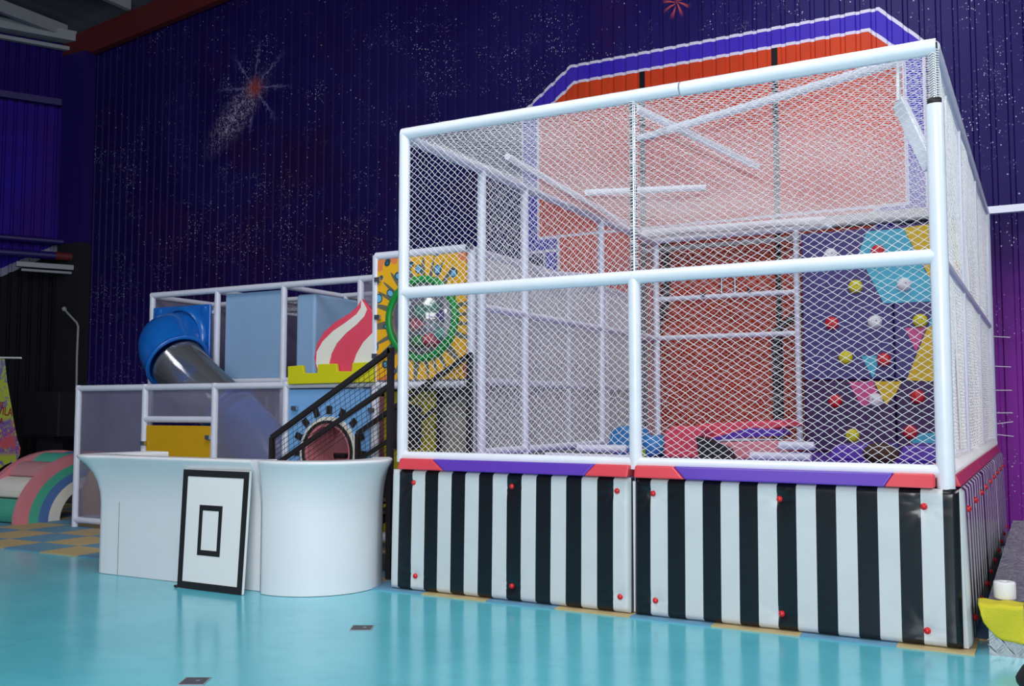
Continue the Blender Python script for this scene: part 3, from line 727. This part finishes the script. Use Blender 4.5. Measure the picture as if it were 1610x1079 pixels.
# clamps
def clamp(px, py, Y=1.45):
    c = at(px, py, 'Y', Y); MB().box(c-Vector((.035,.02,.025)), c+Vector((.035,.02,.025))).build('clamp', 'chrome', pf)
for px, py in ((225,697),(327,688),(463,642),(584,645),(594,440),(594,499),(590,560),(738,388)): clamp(px, py)
# mesh cloth and netting
def sheet(a, b, z0, z1, m_, name='mesh_cloth', n=10, bul=.02, th=None):
    a, b = Vector(a), Vector(b); d = b-a; nn = Vector((d.y,-d.x,0)).normalized(); vs = []; fs = []
    for i in range(n+1):
        for j in range(n+1):
            u, v = i/n, j/n; vs.append(a+d*u+Vector((0,0,z0+(z1-z0)*v))+nn*bul*math.sin(u*3.14)*math.sin(v*3.14)*(1+.3*math.sin(u*9+v*5)))
    for i in range(n):
        for j in range(n): fs.append((i*(n+1)+j,(i+1)*(n+1)+j,(i+1)*(n+1)+j+1,i*(n+1)+j+1))
    MB().add(vs, fs, 0, True).build(name, m_, pf)
sheet((-6.23,FY+.01,0), (-5.04,FY+.01,0), .14, 1.78, 'gauze')
sheet((-4.96,FY+.01,0), (-3.84,FY+.01,0), 1.46, 1.78, 'gauze')
sheet((-3.76,FY+.01,0), (-2.72,FY+.01,0), .1, 1.78, 'gauze')
sheet((-6.3,2.7,0), (-6.3,6.3,0), 1.9, 3.14, 'gauze'); sheet((-6.3,6.3,0), (-.3,6.3,0), 1.9, 3.14, 'gauze_white'); sheet((-6.3,6.3,0), (-.3,6.3,0), .05, 1.8, 'gauze')
sheet((-2.56,2.72,0), (-1.42,2.72,0), 1.95, 3.14, 'gauze')
sheet((-1.42,1.6,0), (-1.42,6.3,0), 1.9, 3.1, 'gauze')
def fnet(O, U, V, w=.045, h=.04, r=.0026, m_='fine_net', name='netting'): MB().net(O, U, V, w, h, r=r).build(name, m_, pf)
fnet((-.25,1.55,.95), (0,4.7,0), (0,0,.86)); fnet((-.25,1.55,1.88), (0,4.7,0), (0,0,1.28))
fnet((-.45,1.6,.95), (0,4.6,0), (0,0,2.2), .06, .05)
sheet((-.62,1.62,0), (-.62,6.3,0), 1.9, 3.12, 'gauze_white', bul=.06); sheet((-.62,1.62,0), (-.62,6.3,0), .1, 1.8, 'gauze_low', bul=.06)
fnet((-6.2,3.9,3.16), (4.8,0,0), (0,2.4,0), .09, .08, .003, 'dark_net')
fnet((-1.3,1.55,3.19), (1.05,0,0), (0,4.7,0), .07, .06)
# decks
dk = MB(); dk.box((-6.25,2.75,1.76),(-.3,6.3,1.82)); dk.build('deck', 'dark_frame', pf)
MB().box((-1.4,1.55,1.76),(-.3,2.74,1.82)).build('deck','dark_frame',pf)

# ---- panels on the frame
def px_poly(pts, ox, oy, sc, Y): return [at(ox+x/sc, oy+y/sc, 'Y', Y) for x, y in pts]
tag(MB().box((-4.93,2.76,1.96),(-3.87,2.80,3.13)).build('blue_panel', 'sky_panel', bevel=.01),
    'pale blue rectangular panel in the upper frame right of the blue slide', 'panel')
cb = MB(); cb.box((-3.72,2.82,1.84),(-3.40,3.75,3.06)); tag(cb.build('blue_column', 'sky_panel', bevel=.04), 'pale blue padded column behind the middle upper frame post', 'soft column')
yp = thing('amber_panel', 'flat amber yellow panel low in the frame behind the counter', 'panel', (-4.4,FY,.3))
MB().box((-4.95,FY-.02,.3),(-3.85,FY+.01,1.345)).build('board', 'yellow_panel', yp, bevel=.006)
# onion dome and battlement
S2 = 3.371
dome = thing('onion_dome_panel', 'raspberry and cream striped onion dome cut-out above yellow battlement', 'panel', (-2.0,FY,1.9))
OUT = [(1240,168),(1222,205),(1180,243),(1100,292),(1040,345),(1003,410),(990,480),(998,530),(1015,575),(1303,575),(1303,240),(1270,200)]
def dpoly(pts, Y): return px_poly(pts, 200, 420, S2, Y)
MB().prism(dpoly(OUT, 1.46), (0,.05,0)).build('dome', 'pink', dome, bevel=.008)
for P in ([(1240,170),(1238,215),(1215,250),(1160,292),(1090,340),(1035,395),(1004,450),(1000,510),(1015,560),(1075,560),(1070,510),(1082,460),(1110,405),(1160,350),(1215,305),(1255,262),(1270,225)],
          [(1303,345),(1250,400),(1215,460),(1198,510),(1195,570),(1303,570)]):
    MB().prism(dpoly(P, 1.452), (0,.012,0)).build('stripe', 'cream', dome)
BAT = [(850,527),(930,520),(935,562),(1006,562),(1010,515),(1106,512),(1112,553),(1188,553),(1192,508),(1303,503),(1303,610),(850,622)]
tag(MB().prism(dpoly(BAT, 1.40), (0,.045,0)).build('battlement_panel', 'lemon', bevel=.008), 'lemon yellow battlement cut-out on the rail below the dome', 'panel')
# arch panel with keys
ap = thing('arch_panel', 'light blue panel with round tunnel mouth ringed by black blocks', 'panel', (-2.05,FY,0))
CXa, CZa, R0 = -2.03, 1.07, .335
pb = MB(); X0a, X1a, Z1a = -2.63, -1.47, 1.77
AA = sorted(list(np.linspace(0, math.pi, 29))+[math.atan2(Z1a-CZa, X1a-CXa), math.atan2(Z1a-CZa, X0a-CXa)]); n = len(AA)-1
ring = [(CXa+R0*math.cos(a), CZa+R0*math.sin(a)) for a in AA]
vs = []; fs = []
outer = []
for i, a in enumerate(AA):
    c, s_ = math.cos(a), math.sin(a); kx = (X1a-CXa)/c if c > 1e-6 else ((X0a-CXa)/c if c < -1e-6 else 1e9); kz = (Z1a-CZa)/s_ if s_ > 1e-6 else 1e9
    k_ = min(kx, kz); outer.append((CXa+k_*c, CZa+k_*s_))
for Y in (FY-.02, FY+.02):
    for (x, z) in ring: vs.append((x, Y, z))
    for (x, z) in outer: vs.append((x, Y, z))
m2 = n+1
for i in range(n):
    fs.append((i, i+1, m2+i+1, m2+i)); fs.append((2*m2+i, 3*m2+i, 3*m2+i+1, 2*m2+i+1)); fs.append((i, 2*m2+i, 2*m2+i+1, i+1))
pb.add(vs, fs); pb.box((X0a,FY-.02,.02),(CXa-R0,FY+.02,CZa)); pb.box((CXa+R0,FY-.02,.02),(X1a,FY+.02,CZa))
pb.build('board', 'arch_panel', ap)
def arc_band(r0, r1, y0, y1, a0, a1, n=24, c=(CXa, CZa)):
    mb = MB(); A = np.linspace(a0, a1, n+1)
    for i in range(n):
        P = [(c[0]+r*math.cos(a), y0, c[1]+r*math.sin(a)) for r, a in ((r0,A[i]),(r1,A[i]),(r1,A[i+1]),(r0,A[i+1]))]
        mb.prism(P, (0, y1-y0, 0))
    return mb
arc_band(R0+.015, R0+.06, FY-.05, FY-.02, -.5, math.pi+.5).build('white_ring', 'cream', ap)
arc_band(R0-.012, R0+.018, FY-.07, FY-.02, -.5, math.pi+.5).build('black_ring', 'black', ap)
arc_band(R0-.045, R0-.012, FY-.05, FY+.40, -.5, math.pi+.5).build('tunnel_lining', 'soft_pink', ap)
for i in range(11):
    a = math.radians(-24+i*22.8); c0, r0, r1 = (CXa, CZa), R0+.09, R0+.18; da = .085
    P = [(CXa+r*math.cos(a+q), FY-.035, CZa+r*math.sin(a+q)) for r, q in ((r0,-da),(r1,-da*.8),(r1,da*.8),(r0,da))]
    MB().prism(P, (0,.016,0)).build('black_block', 'black', ap)
fs_ = thing('foam_step', 'rose padded step with black trim inside the round tunnel mouth', 'soft step', (-1.9,2.2,0))
MB().prism([(-2.95,2.0,.012),(-1.95,2.0,.012),(-1.95,2.0,.88),(-2.2,2.0,.98),(-2.95,2.0,.98)], (0,.5,0)).build('block', 'soft_pink', fs_, bevel=.04)
MB().box((-2.93,1.97,.98),(-2.21,2.3,1.02)).build('trim_strip', 'black', fs_)
tag(MB().box((-3.05,2.62,.012),(-1.6,2.655,1.7)).build('back_panel', 'soft_pink'), 'dark rose panel closing the back of the round tunnel', 'panel')

# ---- tube slide
sl = thing('tube_slide', 'blue spiral tube slide with a clear middle section', 'slide', (-4.6, 2.1, 0))
def bez(P, n=10):
    out = []
    for k in range(len(P)-1):
        p0 = Vector(P[max(k-1,0)]); p1 = Vector(P[k]); p2 = Vector(P[k+1]); p3 = Vector(P[min(k+2,len(P)-1)])
        for i in range(n):
            t = i/n; out.append(.5*((2*p1)+(p2-p0)*t+(2*p0-5*p1+4*p2-p3)*t*t+(-p0+3*p1-3*p2+p3)*t**3))
    out.append(Vector(P[-1])); return out
ep_ = MB().box((-6.2,2.62,2.02),(-5.08,2.66,2.99)).build('entry_panel', 'blue_plastic', sl, bevel=.015)
MB().lathe([(.40,-.05),(.43,-.035),(.47,0),(.47,.01)], (-5.62,2.62,2.52), (0,1,0), 40).build('entry_ring', 'blue_plastic', ep_)
E1 = bez([(-5.60,2.62,2.50),(-5.59,2.46,2.49),(-5.50,2.30,2.43),(-5.33,2.18,2.30),(-5.12,2.12,2.15)])
def shell(pts, r0, r1, m_, name, lip=0):
    k = len(pts); radii = [r0+(r1-r0)*i/(k-1) for i in range(k)]
    o_ = MB().tube(pts, r0, 36, caps=False, radii=radii).build(name, m_, sl)
    sm = o_.modifiers.new('thickness', 'SOLIDIFY'); sm.thickness = .012
    return o_
shell(E1, .38, .40, 'blue_plastic', 'elbow')
d1 = (E1[-1]-E1[-2]).normalized()
MB().lathe([(.38,-.03),(.425,-.03),(.425,0),(.38,0)], E1[-1], d1, 40).build('flange', 'blue_plastic', sl)
E2 = bez([E1[-1], (-4.85,2.10,1.95), (-4.5,2.12,1.70), (-4.2,2.15,1.50)])
shell(E2, .36, .34, 'clear', 'clear_tube')
d2 = (E2[-1]-E2[-2]).normalized()
MB().lathe([(.34,-.03),(.42,-.03),(.42,.02),(.34,.02)], E2[-1], d2, 40).build('flange', 'blue_plastic', sl)
E3 = bez([E2[-1], (-3.85,2.18,1.2), (-3.55,2.2,.85), (-3.45,2.2,.42)])
shell(E3, .36, .38, 'blue_plastic', 'lower_tube')
MB().tube([(-4.55,2.12,.012),(-4.55,2.12,1.38)], .03).build('prop', 'pole', sl); MB().tube([(-3.45,2.2,.012),(-3.45,2.2,.45)], .05).build('prop', 'pole', sl)
for bx, bz in ((-6.08,2.9),(-5.2,2.9),(-6.08,2.1),(-5.2,2.1)):
    MB().lathe([(0,-.012),(.05,-.012),(.07,0)], (bx,2.62,bz), (0,1,0), 16).build('boss', 'blue_plastic', ep_)

# ---- orange splash panel with bubble window
def splash():
    m, t, p = new_mat('orange_splash_print'); p.inputs['Roughness'].default_value = .4
    g = t.nodes.new('ShaderNodeNewGeometry'); sx = t.nodes.new('ShaderNodeSeparateXYZ'); t.links.new(g.outputs['Position'], sx.inputs[0])
    X = mth(t, 'SUBTRACT', sx.outputs[0], -.80); Z = mth(t, 'SUBTRACT', sx.outputs[2], 2.50)
    r = mth(t, 'SQRT', mth(t, 'ADD', mth(t, 'MULTIPLY', X, X), mth(t, 'MULTIPLY', Z, Z)))
    a = t.nodes.new('ShaderNodeMath'); a.operation = 'ARCTAN2'; t.links.new(Z, a.inputs[0]); t.links.new(X, a.inputs[1]); a = a.outputs[0]
    s1 = mth(t, 'SINE', mth(t, 'MULTIPLY', a, 22)); s2 = mth(t, 'SINE', mth(t, 'ADD', mth(t, 'MULTIPLY', a, 9), 1.3))
    spike = mth(t, 'ADD', mth(t, 'MULTIPLY', s1, .05), mth(t, 'MULTIPLY', s2, .05))
    yel = smooth(t, mth(t, 'ADD', r, spike), .80, .78)
    c = mixc(t, yel, 'e8844a', 'f0b21c')
    s3 = mth(t, 'SINE', mth(t, 'ADD', mth(t, 'MULTIPLY', a, 24), mth(t, 'MULTIPLY', mth(t, 'SINE', mth(t, 'MULTIPLY', a, 5)), 2)))
    teal = mth(t, 'MULTIPLY', smooth(t, mth(t, 'SUBTRACT', s3, mth(t, 'MULTIPLY', mth(t, 'SUBTRACT', r, .46), 4.5)), .05, .15), 1)
    c = mixc(t, mth(t, 'MULTIPLY', teal, .85), c, '1f5560')
    # drops
    v = t.nodes.new('ShaderNodeTexVoronoi'); v.inputs['Scale'].default_value = 1
    cb_ = t.nodes.new('ShaderNodeCombineXYZ'); t.links.new(mth(t, 'MULTIPLY', a, 3.6), cb_.inputs[0]); t.links.new(mth(t, 'MULTIPLY', r, 5.5), cb_.inputs[1])
    t.links.new(cb_.outputs[0], v.inputs['Vector'])
    c = mixc(t, smooth(t, v.outputs['Distance'], .33, .29), c, '1a4658'); c = mixc(t, smooth(t, v.outputs['Distance'], .27, .19), c, '6fb3dd')
    t.links.new(c, p.inputs['Base Color']); return m
M['splash'] = splash()
sp = thing('bubble_window_panel', 'orange and yellow splash-print panel with green-ringed clear bubble window', 'panel', (-.8,FY,1.85))
BX, BZ, BR_ = -.80, 2.50, .39
n = 48; vs = []; fs = []; xa, xb, za, zb = -1.385, -.265, 1.86, 3.165
ANG = sorted(list(np.linspace(0, 2*math.pi, n, endpoint=False))+[math.atan2(z-BZ, x-BX) % (2*math.pi) for x in (xa,xb) for z in (za,zb)]); n = len(ANG)
for Y in (FY-.03, FY+.0):
    for a in ANG: vs.append((BX+BR_*math.cos(a), Y, BZ+BR_*math.sin(a)))
    for a in ANG:
        c, s_ = math.cos(a), math.sin(a); k_ = min(((xb if c > 0 else xa)-BX)/c if abs(c) > 1e-6 else 1e9, ((zb if s_ > 0 else za)-BZ)/s_ if abs(s_) > 1e-6 else 1e9)
        vs.append((BX+k_*c, Y, BZ+k_*s_))
for i in range(n):
    j = (i+1) % n; fs += [(i, j, n+j, n+i), (2*n+i, 3*n+i, 3*n+j, 2*n+j), (i, 2*n+i, 2*n+j, j), (n+i, n+j, 3*n+j, 3*n+i)]
MB().add(vs, fs).build('board', 'splash', sp)
MB().lathe([(.375,-.03),(.385,-.065),(.415,-.08),(.45,-.065),(.46,-.03)], (BX,FY,BZ), (0,1,0), 48).build('green_ring', 'green_ring', sp)
MB().lathe([(0.001,-.27),(.10,-.26),(.20,-.225),(.29,-.165),(.35,-.10),(.385,-.04)], (BX,FY,BZ), (0,1,0), 40).build('bubble', 'clear', sp)
# soft things seen through the bubble
tree = thing('ball_tree', 'post with green, red and violet soft balls behind the bubble window', 'soft toy', (-.98,1.85,1.83))
MB().tube([(-.98,1.85,1.83),(-.98,1.85,2.85)], .02).build('stem', 'purlin', tree)
for x, z, m_ in ((-.93,2.66,'sea_green'),(-1.06,2.62,'sea_green'),(-.93,2.30,'pink'),(-1.10,2.28,'green_ring'),(-.78,2.36,'sea_green'),(-.74,2.56,'purple_vinyl'),(-1.16,2.48,'pink')):
    MB().ball((x,1.85,z), .10, 16, (1.15,1,.8)).bar((x,1.85,z), (-.98,1.85,z), .02, .02).build('ball', m_, tree)
tag(MB().box((-1.35,2.74,1.84),(-.32,2.78,3.1)).build('padded_wall', 'gauze_white'), 'pale padded wall behind the bubble window', 'panel')
# mustard panel with rounded windows beneath, and mottled roller
mp_ = thing('mustard_panel', 'mustard yellow panel with dark rounded window under the splash panel', 'panel', (-1.1,FY+.15,0))
MB().box((-1.38,FY+.1,.1),(-.72,FY+.14,1.74)).build('board', 'olive', mp_, bevel=.01)
wb = []
for a in range(0, 360, 15): wb.append((-1.08+.20*max(-1,min(1,1.35*math.cos(math.radians(a)))), FY+.085, 1.36+.24*max(-1,min(1,1.35*math.sin(math.radians(a))))))
MB().prism(wb, (0,.012,0)).build('window', 'dark_frame', mp_)
tag(cyl((-.50,FY+.2,.15), .17, 1.5, (0,0,1), 24).build('roller_pillar', mat('mottled_grey_vinyl', '8a857c', .6, vary=.6, scale=14)), 'mottled grey padded pillar right of the mustard panel', 'pillar')

# ================================================================== STAIRS
st = thing('metal_staircase', 'black steel staircase with wire mesh railings rising to the cage', 'staircase', (-1.0,.75,0))
SL = .577
def railing(Y, xa, za, xb, zb, name):
    t = MB(); 
    t.bar((xa,Y,za), (xb,Y,zb), .05, .045); t.build('handrail', 'black_metal', st)
    lowa, lowb = za-.32, zb-.32
    MB().bar((xa+.02,Y,lowa+.04), (xb,Y,lowb), .04, .04).build('lower_rail', 'black_metal', st)
    MB().bar((xa,Y,za), (xa,Y,.013), .045, .045).build('railing_post', 'black_metal', st)
    MB().bar((xb,Y,zb+.02), (xb,Y,.013), .05, .05).build('railing_post', 'black_metal', st)
    wm = MB(); L = xb-xa; nx = int(L/.055)
    for i in range(1, nx):
        x = xa+L*i/nx; f = i/nx; z0, z1 = lowa+(lowb-lowa)*f, za+(zb-za)*f
        wm.tube([(x+.03,Y,z0-.25), (x-.03,Y,z1)], .0028, 4, caps=False, flat=True)
    for k in range(1, 11):
        o_ = .55*k/11; wm.tube([(xa,Y,za-o_), (xb,Y,zb-o_)], .0028, 4, caps=False, flat=True)
    wm.build('wire_mesh', 'black_metal', st)
railing(.25, -1.735, 1.27, -.315, 2.09, 'near'); railing(1.25, -1.46, 1.29, -.075, 2.09, 'far')
for k in range(6):
    x0 = -1.78+k*.29; z = .17+k*.165
    MB().box((x0,.28,z-.02),(x0+.29,1.22,z)).build('tread', 'black_metal', st)
for Y in (.27, 1.23): MB().bar((-1.8,Y,.08), (-.08,Y,.98), .03, .14).build('stringer', 'black_metal', st)
tag(wavy_tube((-.8,.46,.36), (-.1,.38,.36), .045).build('foam_tube', 'pole'), 'grey-white foam tube glimpsed between counter and striped pad', 'foam tube')

# ================================================================== RAINBOW CLIMBER
rc = thing('rainbow_climber', 'pastel rainbow arch soft climber with padded steps at far left', 'soft climber', (-7.0,1.9,0))
U_ = Vector((0,1,0)); Wd = Vector((-1,0,0)); R0p = Vector((-7.08,1.22,.012))
A_, B_ = 1.15, .93; C0 = R0p+U_*A_
def ell(a, b, th): return C0+U_*(-a*math.cos(th))+Vector((0,0,b*math.sin(th)))
bands = ((1.15,.93,.98,.80,'soft_pink'),(.98,.80,.83,.69,'sea_green'),(.83,.69,.68,.58,'slate_blue'),(.68,.58,.50,.44,'cream'))
for side, nm in ((0, 'near_side'), (.78, 'far_side')):
    side_o = MB()
    for bi, (a1, b1_, a0, b0, m_) in enumerate(bands):
        n = 28
        for i in range(n):
            t0, t1 = math.pi*i/n, math.pi*(i+1)/n
            P = [ell(a0,b0,t0)+Wd*side, ell(a1,b1_,t0)+Wd*side, ell(a1,b1_,t1)+Wd*side, ell(a0,b0,t1)+Wd*side]
            side_o.prism(P, Wd*.10, bi)
    side_o.build('side_panel', [b[4] for b in bands], rc)
cols = ['sea_green','cream','dusty_pink','sea_green','slate_blue','dusty_pink','cream','sea_green']
n = 8
for i in range(n):
    t0, t1 = math.pi*(i+.03)/n, math.pi*(i+.97)/n; mb = MB(); prof_ = []
    for q in range(9):
        f = q/8; th = t0+(t1-t0)*f; bulge = .06*math.sin(math.pi*f)
        prof_.append(ell(A_-.07+bulge, B_-.07+bulge, th))
    prof_ += [ell(A_-.4, B_-.35, t1), ell(A_-.4, B_-.35, t0)]
    mb.prism([p+Wd*.10 for p in prof_], Wd*.68); mb.build('step', cols[i], rc, bevel=.02)
# amber foam star behind the mesh
FC = at(151,782,'Y',1.9); fo = MB(); fo.ball(FC, .26, 22, (.7,.7,1.5))
for i, p in enumerate(fo.v):
    v = Vector(p)-FC; k = 1+.10*math.sin(v.z*22)*math.cos(math.atan2(v.y, v.x)*3); fo.v[i] = tuple(FC+v*k)
tag(fo.build('foam_figure', 'yellow_panel'), 'lumpy amber foam shape behind the mesh by the counter left end', 'foam shape')
tag(MB().box((-6.9,3.6,.012),(-6.35,3.9,1.25)).build('beige_box', mat('beige_card', 'b08e7c', .7)), 'beige box seen through the mesh cloth at left', 'box')

# ================================================================== BANNER, SPEAKER
def banner_mat():
    m, t, p = new_mat('printed_banner'); p.inputs['Roughness'].default_value = .8
    g = t.nodes.new('ShaderNodeNewGeometry'); pos = g.outputs['Position']; sx = t.nodes.new('ShaderNodeSeparateXYZ'); t.links.new(pos, sx.inputs[0])
    n = noise(t, pos, 3, 5, .7, 1.5); n2 = noise(t, pos, 6, 4, .7, 2.5)
    c = mixc(t, smooth(t, n, .50, .60), 'b8c53a', '7a6fb0')
    low = mth(t, 'MULTIPLY', smooth(t, sx.outputs[2], 1.45, 1.25), smooth(t, sx.outputs[2], .80, .90))
    c = mixc(t, mth(t, 'MULTIPLY', low, smooth(t, n2, .40, .5)), c, '8a4fa8')
    c = mixc(t, mth(t, 'MULTIPLY', low, smooth(t, n, .5, .42)), c, 'd25a68')
    c = mixc(t, mth(t, 'MULTIPLY', smooth(t, n2, .62, .70), .5), c, 'd8d4e4')
    t.links.new(c, p.inputs['Base Color']); return m
M['banner'] = banner_mat()
bn = thing('feather_banner', 'lime and violet printed feather banner hanging at the left edge', 'banner', (-9.5,2.5,0))
out = [(-40,563),(6,562),(10,600),(17,640),(21,665),(26,690),(31,705),(30,716),(24,727),(15,728),(8,731),(-2,738),(-40,745)]
P = [at(x, y, 'Y', 2.5) for x, y in out]
MB().prism(P, (0,.012,0)).build('cloth', 'banner', bn)
MB().tube([at(-45,562,'Y',2.49), at(33,563,'Y',2.49)], .014, 10).build('top_rod', 'board', bn)
b0 = at(-48,562,'Y',2.52); MB().tube([b0, (b0.x,2.52,.02)], .02, 10).build('pole', 'black_metal', bn)
MB().box((b0.x-.25,2.35,.012),(b0.x+.25,2.7,.03)).build('base', 'black_metal', bn)
M['crimson'] = mat('crimson_print', 'a01c3c', .8)
for txt, px, py, sz in (('THE', 5.5, 642, .11), ('AVILA', 19.5, 655, .15), ('ERA', 4.5, 667, .11)):
    cu = bpy.data.curves.new('lettering', 'FONT'); cu.body = txt; cu.size = sz*1.25; cu.extrude = .002; cu.align_x = 'RIGHT'
    lo = bpy.data.objects.new('lettering', cu); COL.objects.link(lo); cu.materials.append(M['crimson'])
    me_ = bpy.data.meshes.new_from_object(lo.evaluated_get(bpy.context.evaluated_depsgraph_get())); bpy.data.objects.remove(lo); lo = bpy.data.objects.new('lettering', me_); COL.objects.link(lo)
    if not me_.materials: me_.materials.append(M['crimson'])
    p = at(px, py, 'Y', 2.492); lo.parent = bn; lo.location = p-Vector(bn['_base']); lo.rotation_euler = (math.pi/2, .10, 0)
spk = thing('wall_speaker', 'large square black loudspeaker mounted on the dark wall', 'speaker', (-12.0,5.1,1.0))
cab_ = MB().box((-12.5,5.0,1.02),(-11.45,5.4,1.87)).build('cabinet', 'dark_frame', spk, bevel=.02)
MB().box((-12.46,4.98,1.06),(-11.49,5.0,1.83)).build('grille', 'black', cab_)
MB().box((-12.2,5.1,0.0),(-11.7,5.3,1.02)).build('stand', 'black', spk)
tag(MB().box((-11.9,3.5,.012),(-8.3,3.8,.42)).build('low_bench', 'roof', bevel=.02), 'low grey bench behind the rainbow climber', 'bench')

# ================================================================== RIGHT FOREGROUND
bz = .305
bn2 = thing('tread_bench', 'long aluminium checker-plate bench running along the right side', 'bench', (5.3,2.5,0))
# front face with raised lozenges in alternating groups
MB().box((4.58,-.09,.0),(6.6,5.3,bz-.02)).build('body', 'alu', bn2)
rb_ = MB(); gx = 4.60
for i in range(26):
    for j in range(5):
        cx, cz = gx+i*.052, .04+j*.062; s_ = 1 if (i+j) % 2 else -1
        for k in (-1, 0, 1):
            dx, dz = .018, .018*s_; ox, oz = -k*.010*s_*1, k*.010
            a = Vector((cx-dx+ox*s_, -.094, cz-dz+oz)); b = Vector((cx+dx+ox*s_, -.094, cz+dz+oz)); rb_.bar(a, b, .005, .004)
rb_.build('tread_pattern', 'alu', bn2)
tp = MB(); y = -.1
while y < 5.3:
    tp.box((4.57,y,bz-.02),(6.6,y+.028,bz)); tp.box((4.57,y+.028,bz-.02),(6.6,y+.045,bz-.008)); y += .045
tp.build('ribbed_top', 'alu', bn2)
def cloth_drape():
    mb = MB(); vs = []; fs = []; nx, ny = 16, 20
    P = px = [(1543,946),(1600,951)]
    for j in range(ny+1):
        for i in range(nx+1):
            u, v = i/nx, j/ny; x = 4.545+u*.235
            if v < .35: y_ = .06-v/.35*.165; z = bz+.012
            else:
                f = (v-.35)/.65; y_ = -.122-.02*math.sin(u*4+f*2); z = bz+.010-f*(.10+.12*math.sin(min(1, u*1.5)*1.57))*(1 if u > .0 else .6)
            vs.append((x-.03*(1-v)*(1-u), y_, z+.004*math.sin(u*11+v*7)))
    for j in range(ny):
        for i in range(nx): fs.append((j*(nx+1)+i, j*(nx+1)+i+1, (j+1)*(nx+1)+i+1, (j+1)*(nx+1)+i))
    mb.add(vs, fs, 0, True); o_ = mb.build('cleaning_cloth', 'rag'); s_ = o_.modifiers.new('thickness', 'SOLIDIFY'); s_.thickness = .006
    return tag(o_, 'yellow cleaning cloth draped over the front corner of the metal bench', 'cloth')
cloth_drape()
rl = MB(); rl.lathe([(.018,.0),(.062,.0),(.066,.01),(.066,.10),(.062,.11),(.018,.11),(.018,0)], (4.67,.12,bz+.018), (0,0,1), 24)
tag(rl.build('paper_roll', 'paper'), 'white paper roll standing on the yellow cloth', 'paper roll')
def crumple(c, s_, m_, label):
    mb = MB(); mb.ball(c, s_, 14, (1.3,.9,.5))
    for i, p in enumerate(mb.v): mb.v[i] = tuple(np.array(p)+rng.normal(0, s_*.12, 3))
    for i in range(len(mb.sm)): mb.sm[i] = False
    tag(mb.build('paper_scrap', m_), label, 'paper')
crumple((4.50,4.6,.05), .09, 'paper', 'crumpled white paper scrap between the striped pads and bench')
# black bag at the bottom right corner
c = at(1622,1062,'Y',-.95)
bg = MB(); bg.ball((c.x+.03, -.95, .09), .14, 22, (.75,.9,.66))
for i, p in enumerate(bg.v):
    v = Vector(p); bg.v[i] = (v.x+.006*math.sin(v.z*60), v.y, max(.0, v.z))
bb = thing('black_bag', 'black rounded bag on the floor cut off by the right picture edge', 'bag', (c.x,-.95,0))
bg.build('body', 'black', bb)
for o in list(bpy.data.objects):
    if '_base' in o: del o['_base']
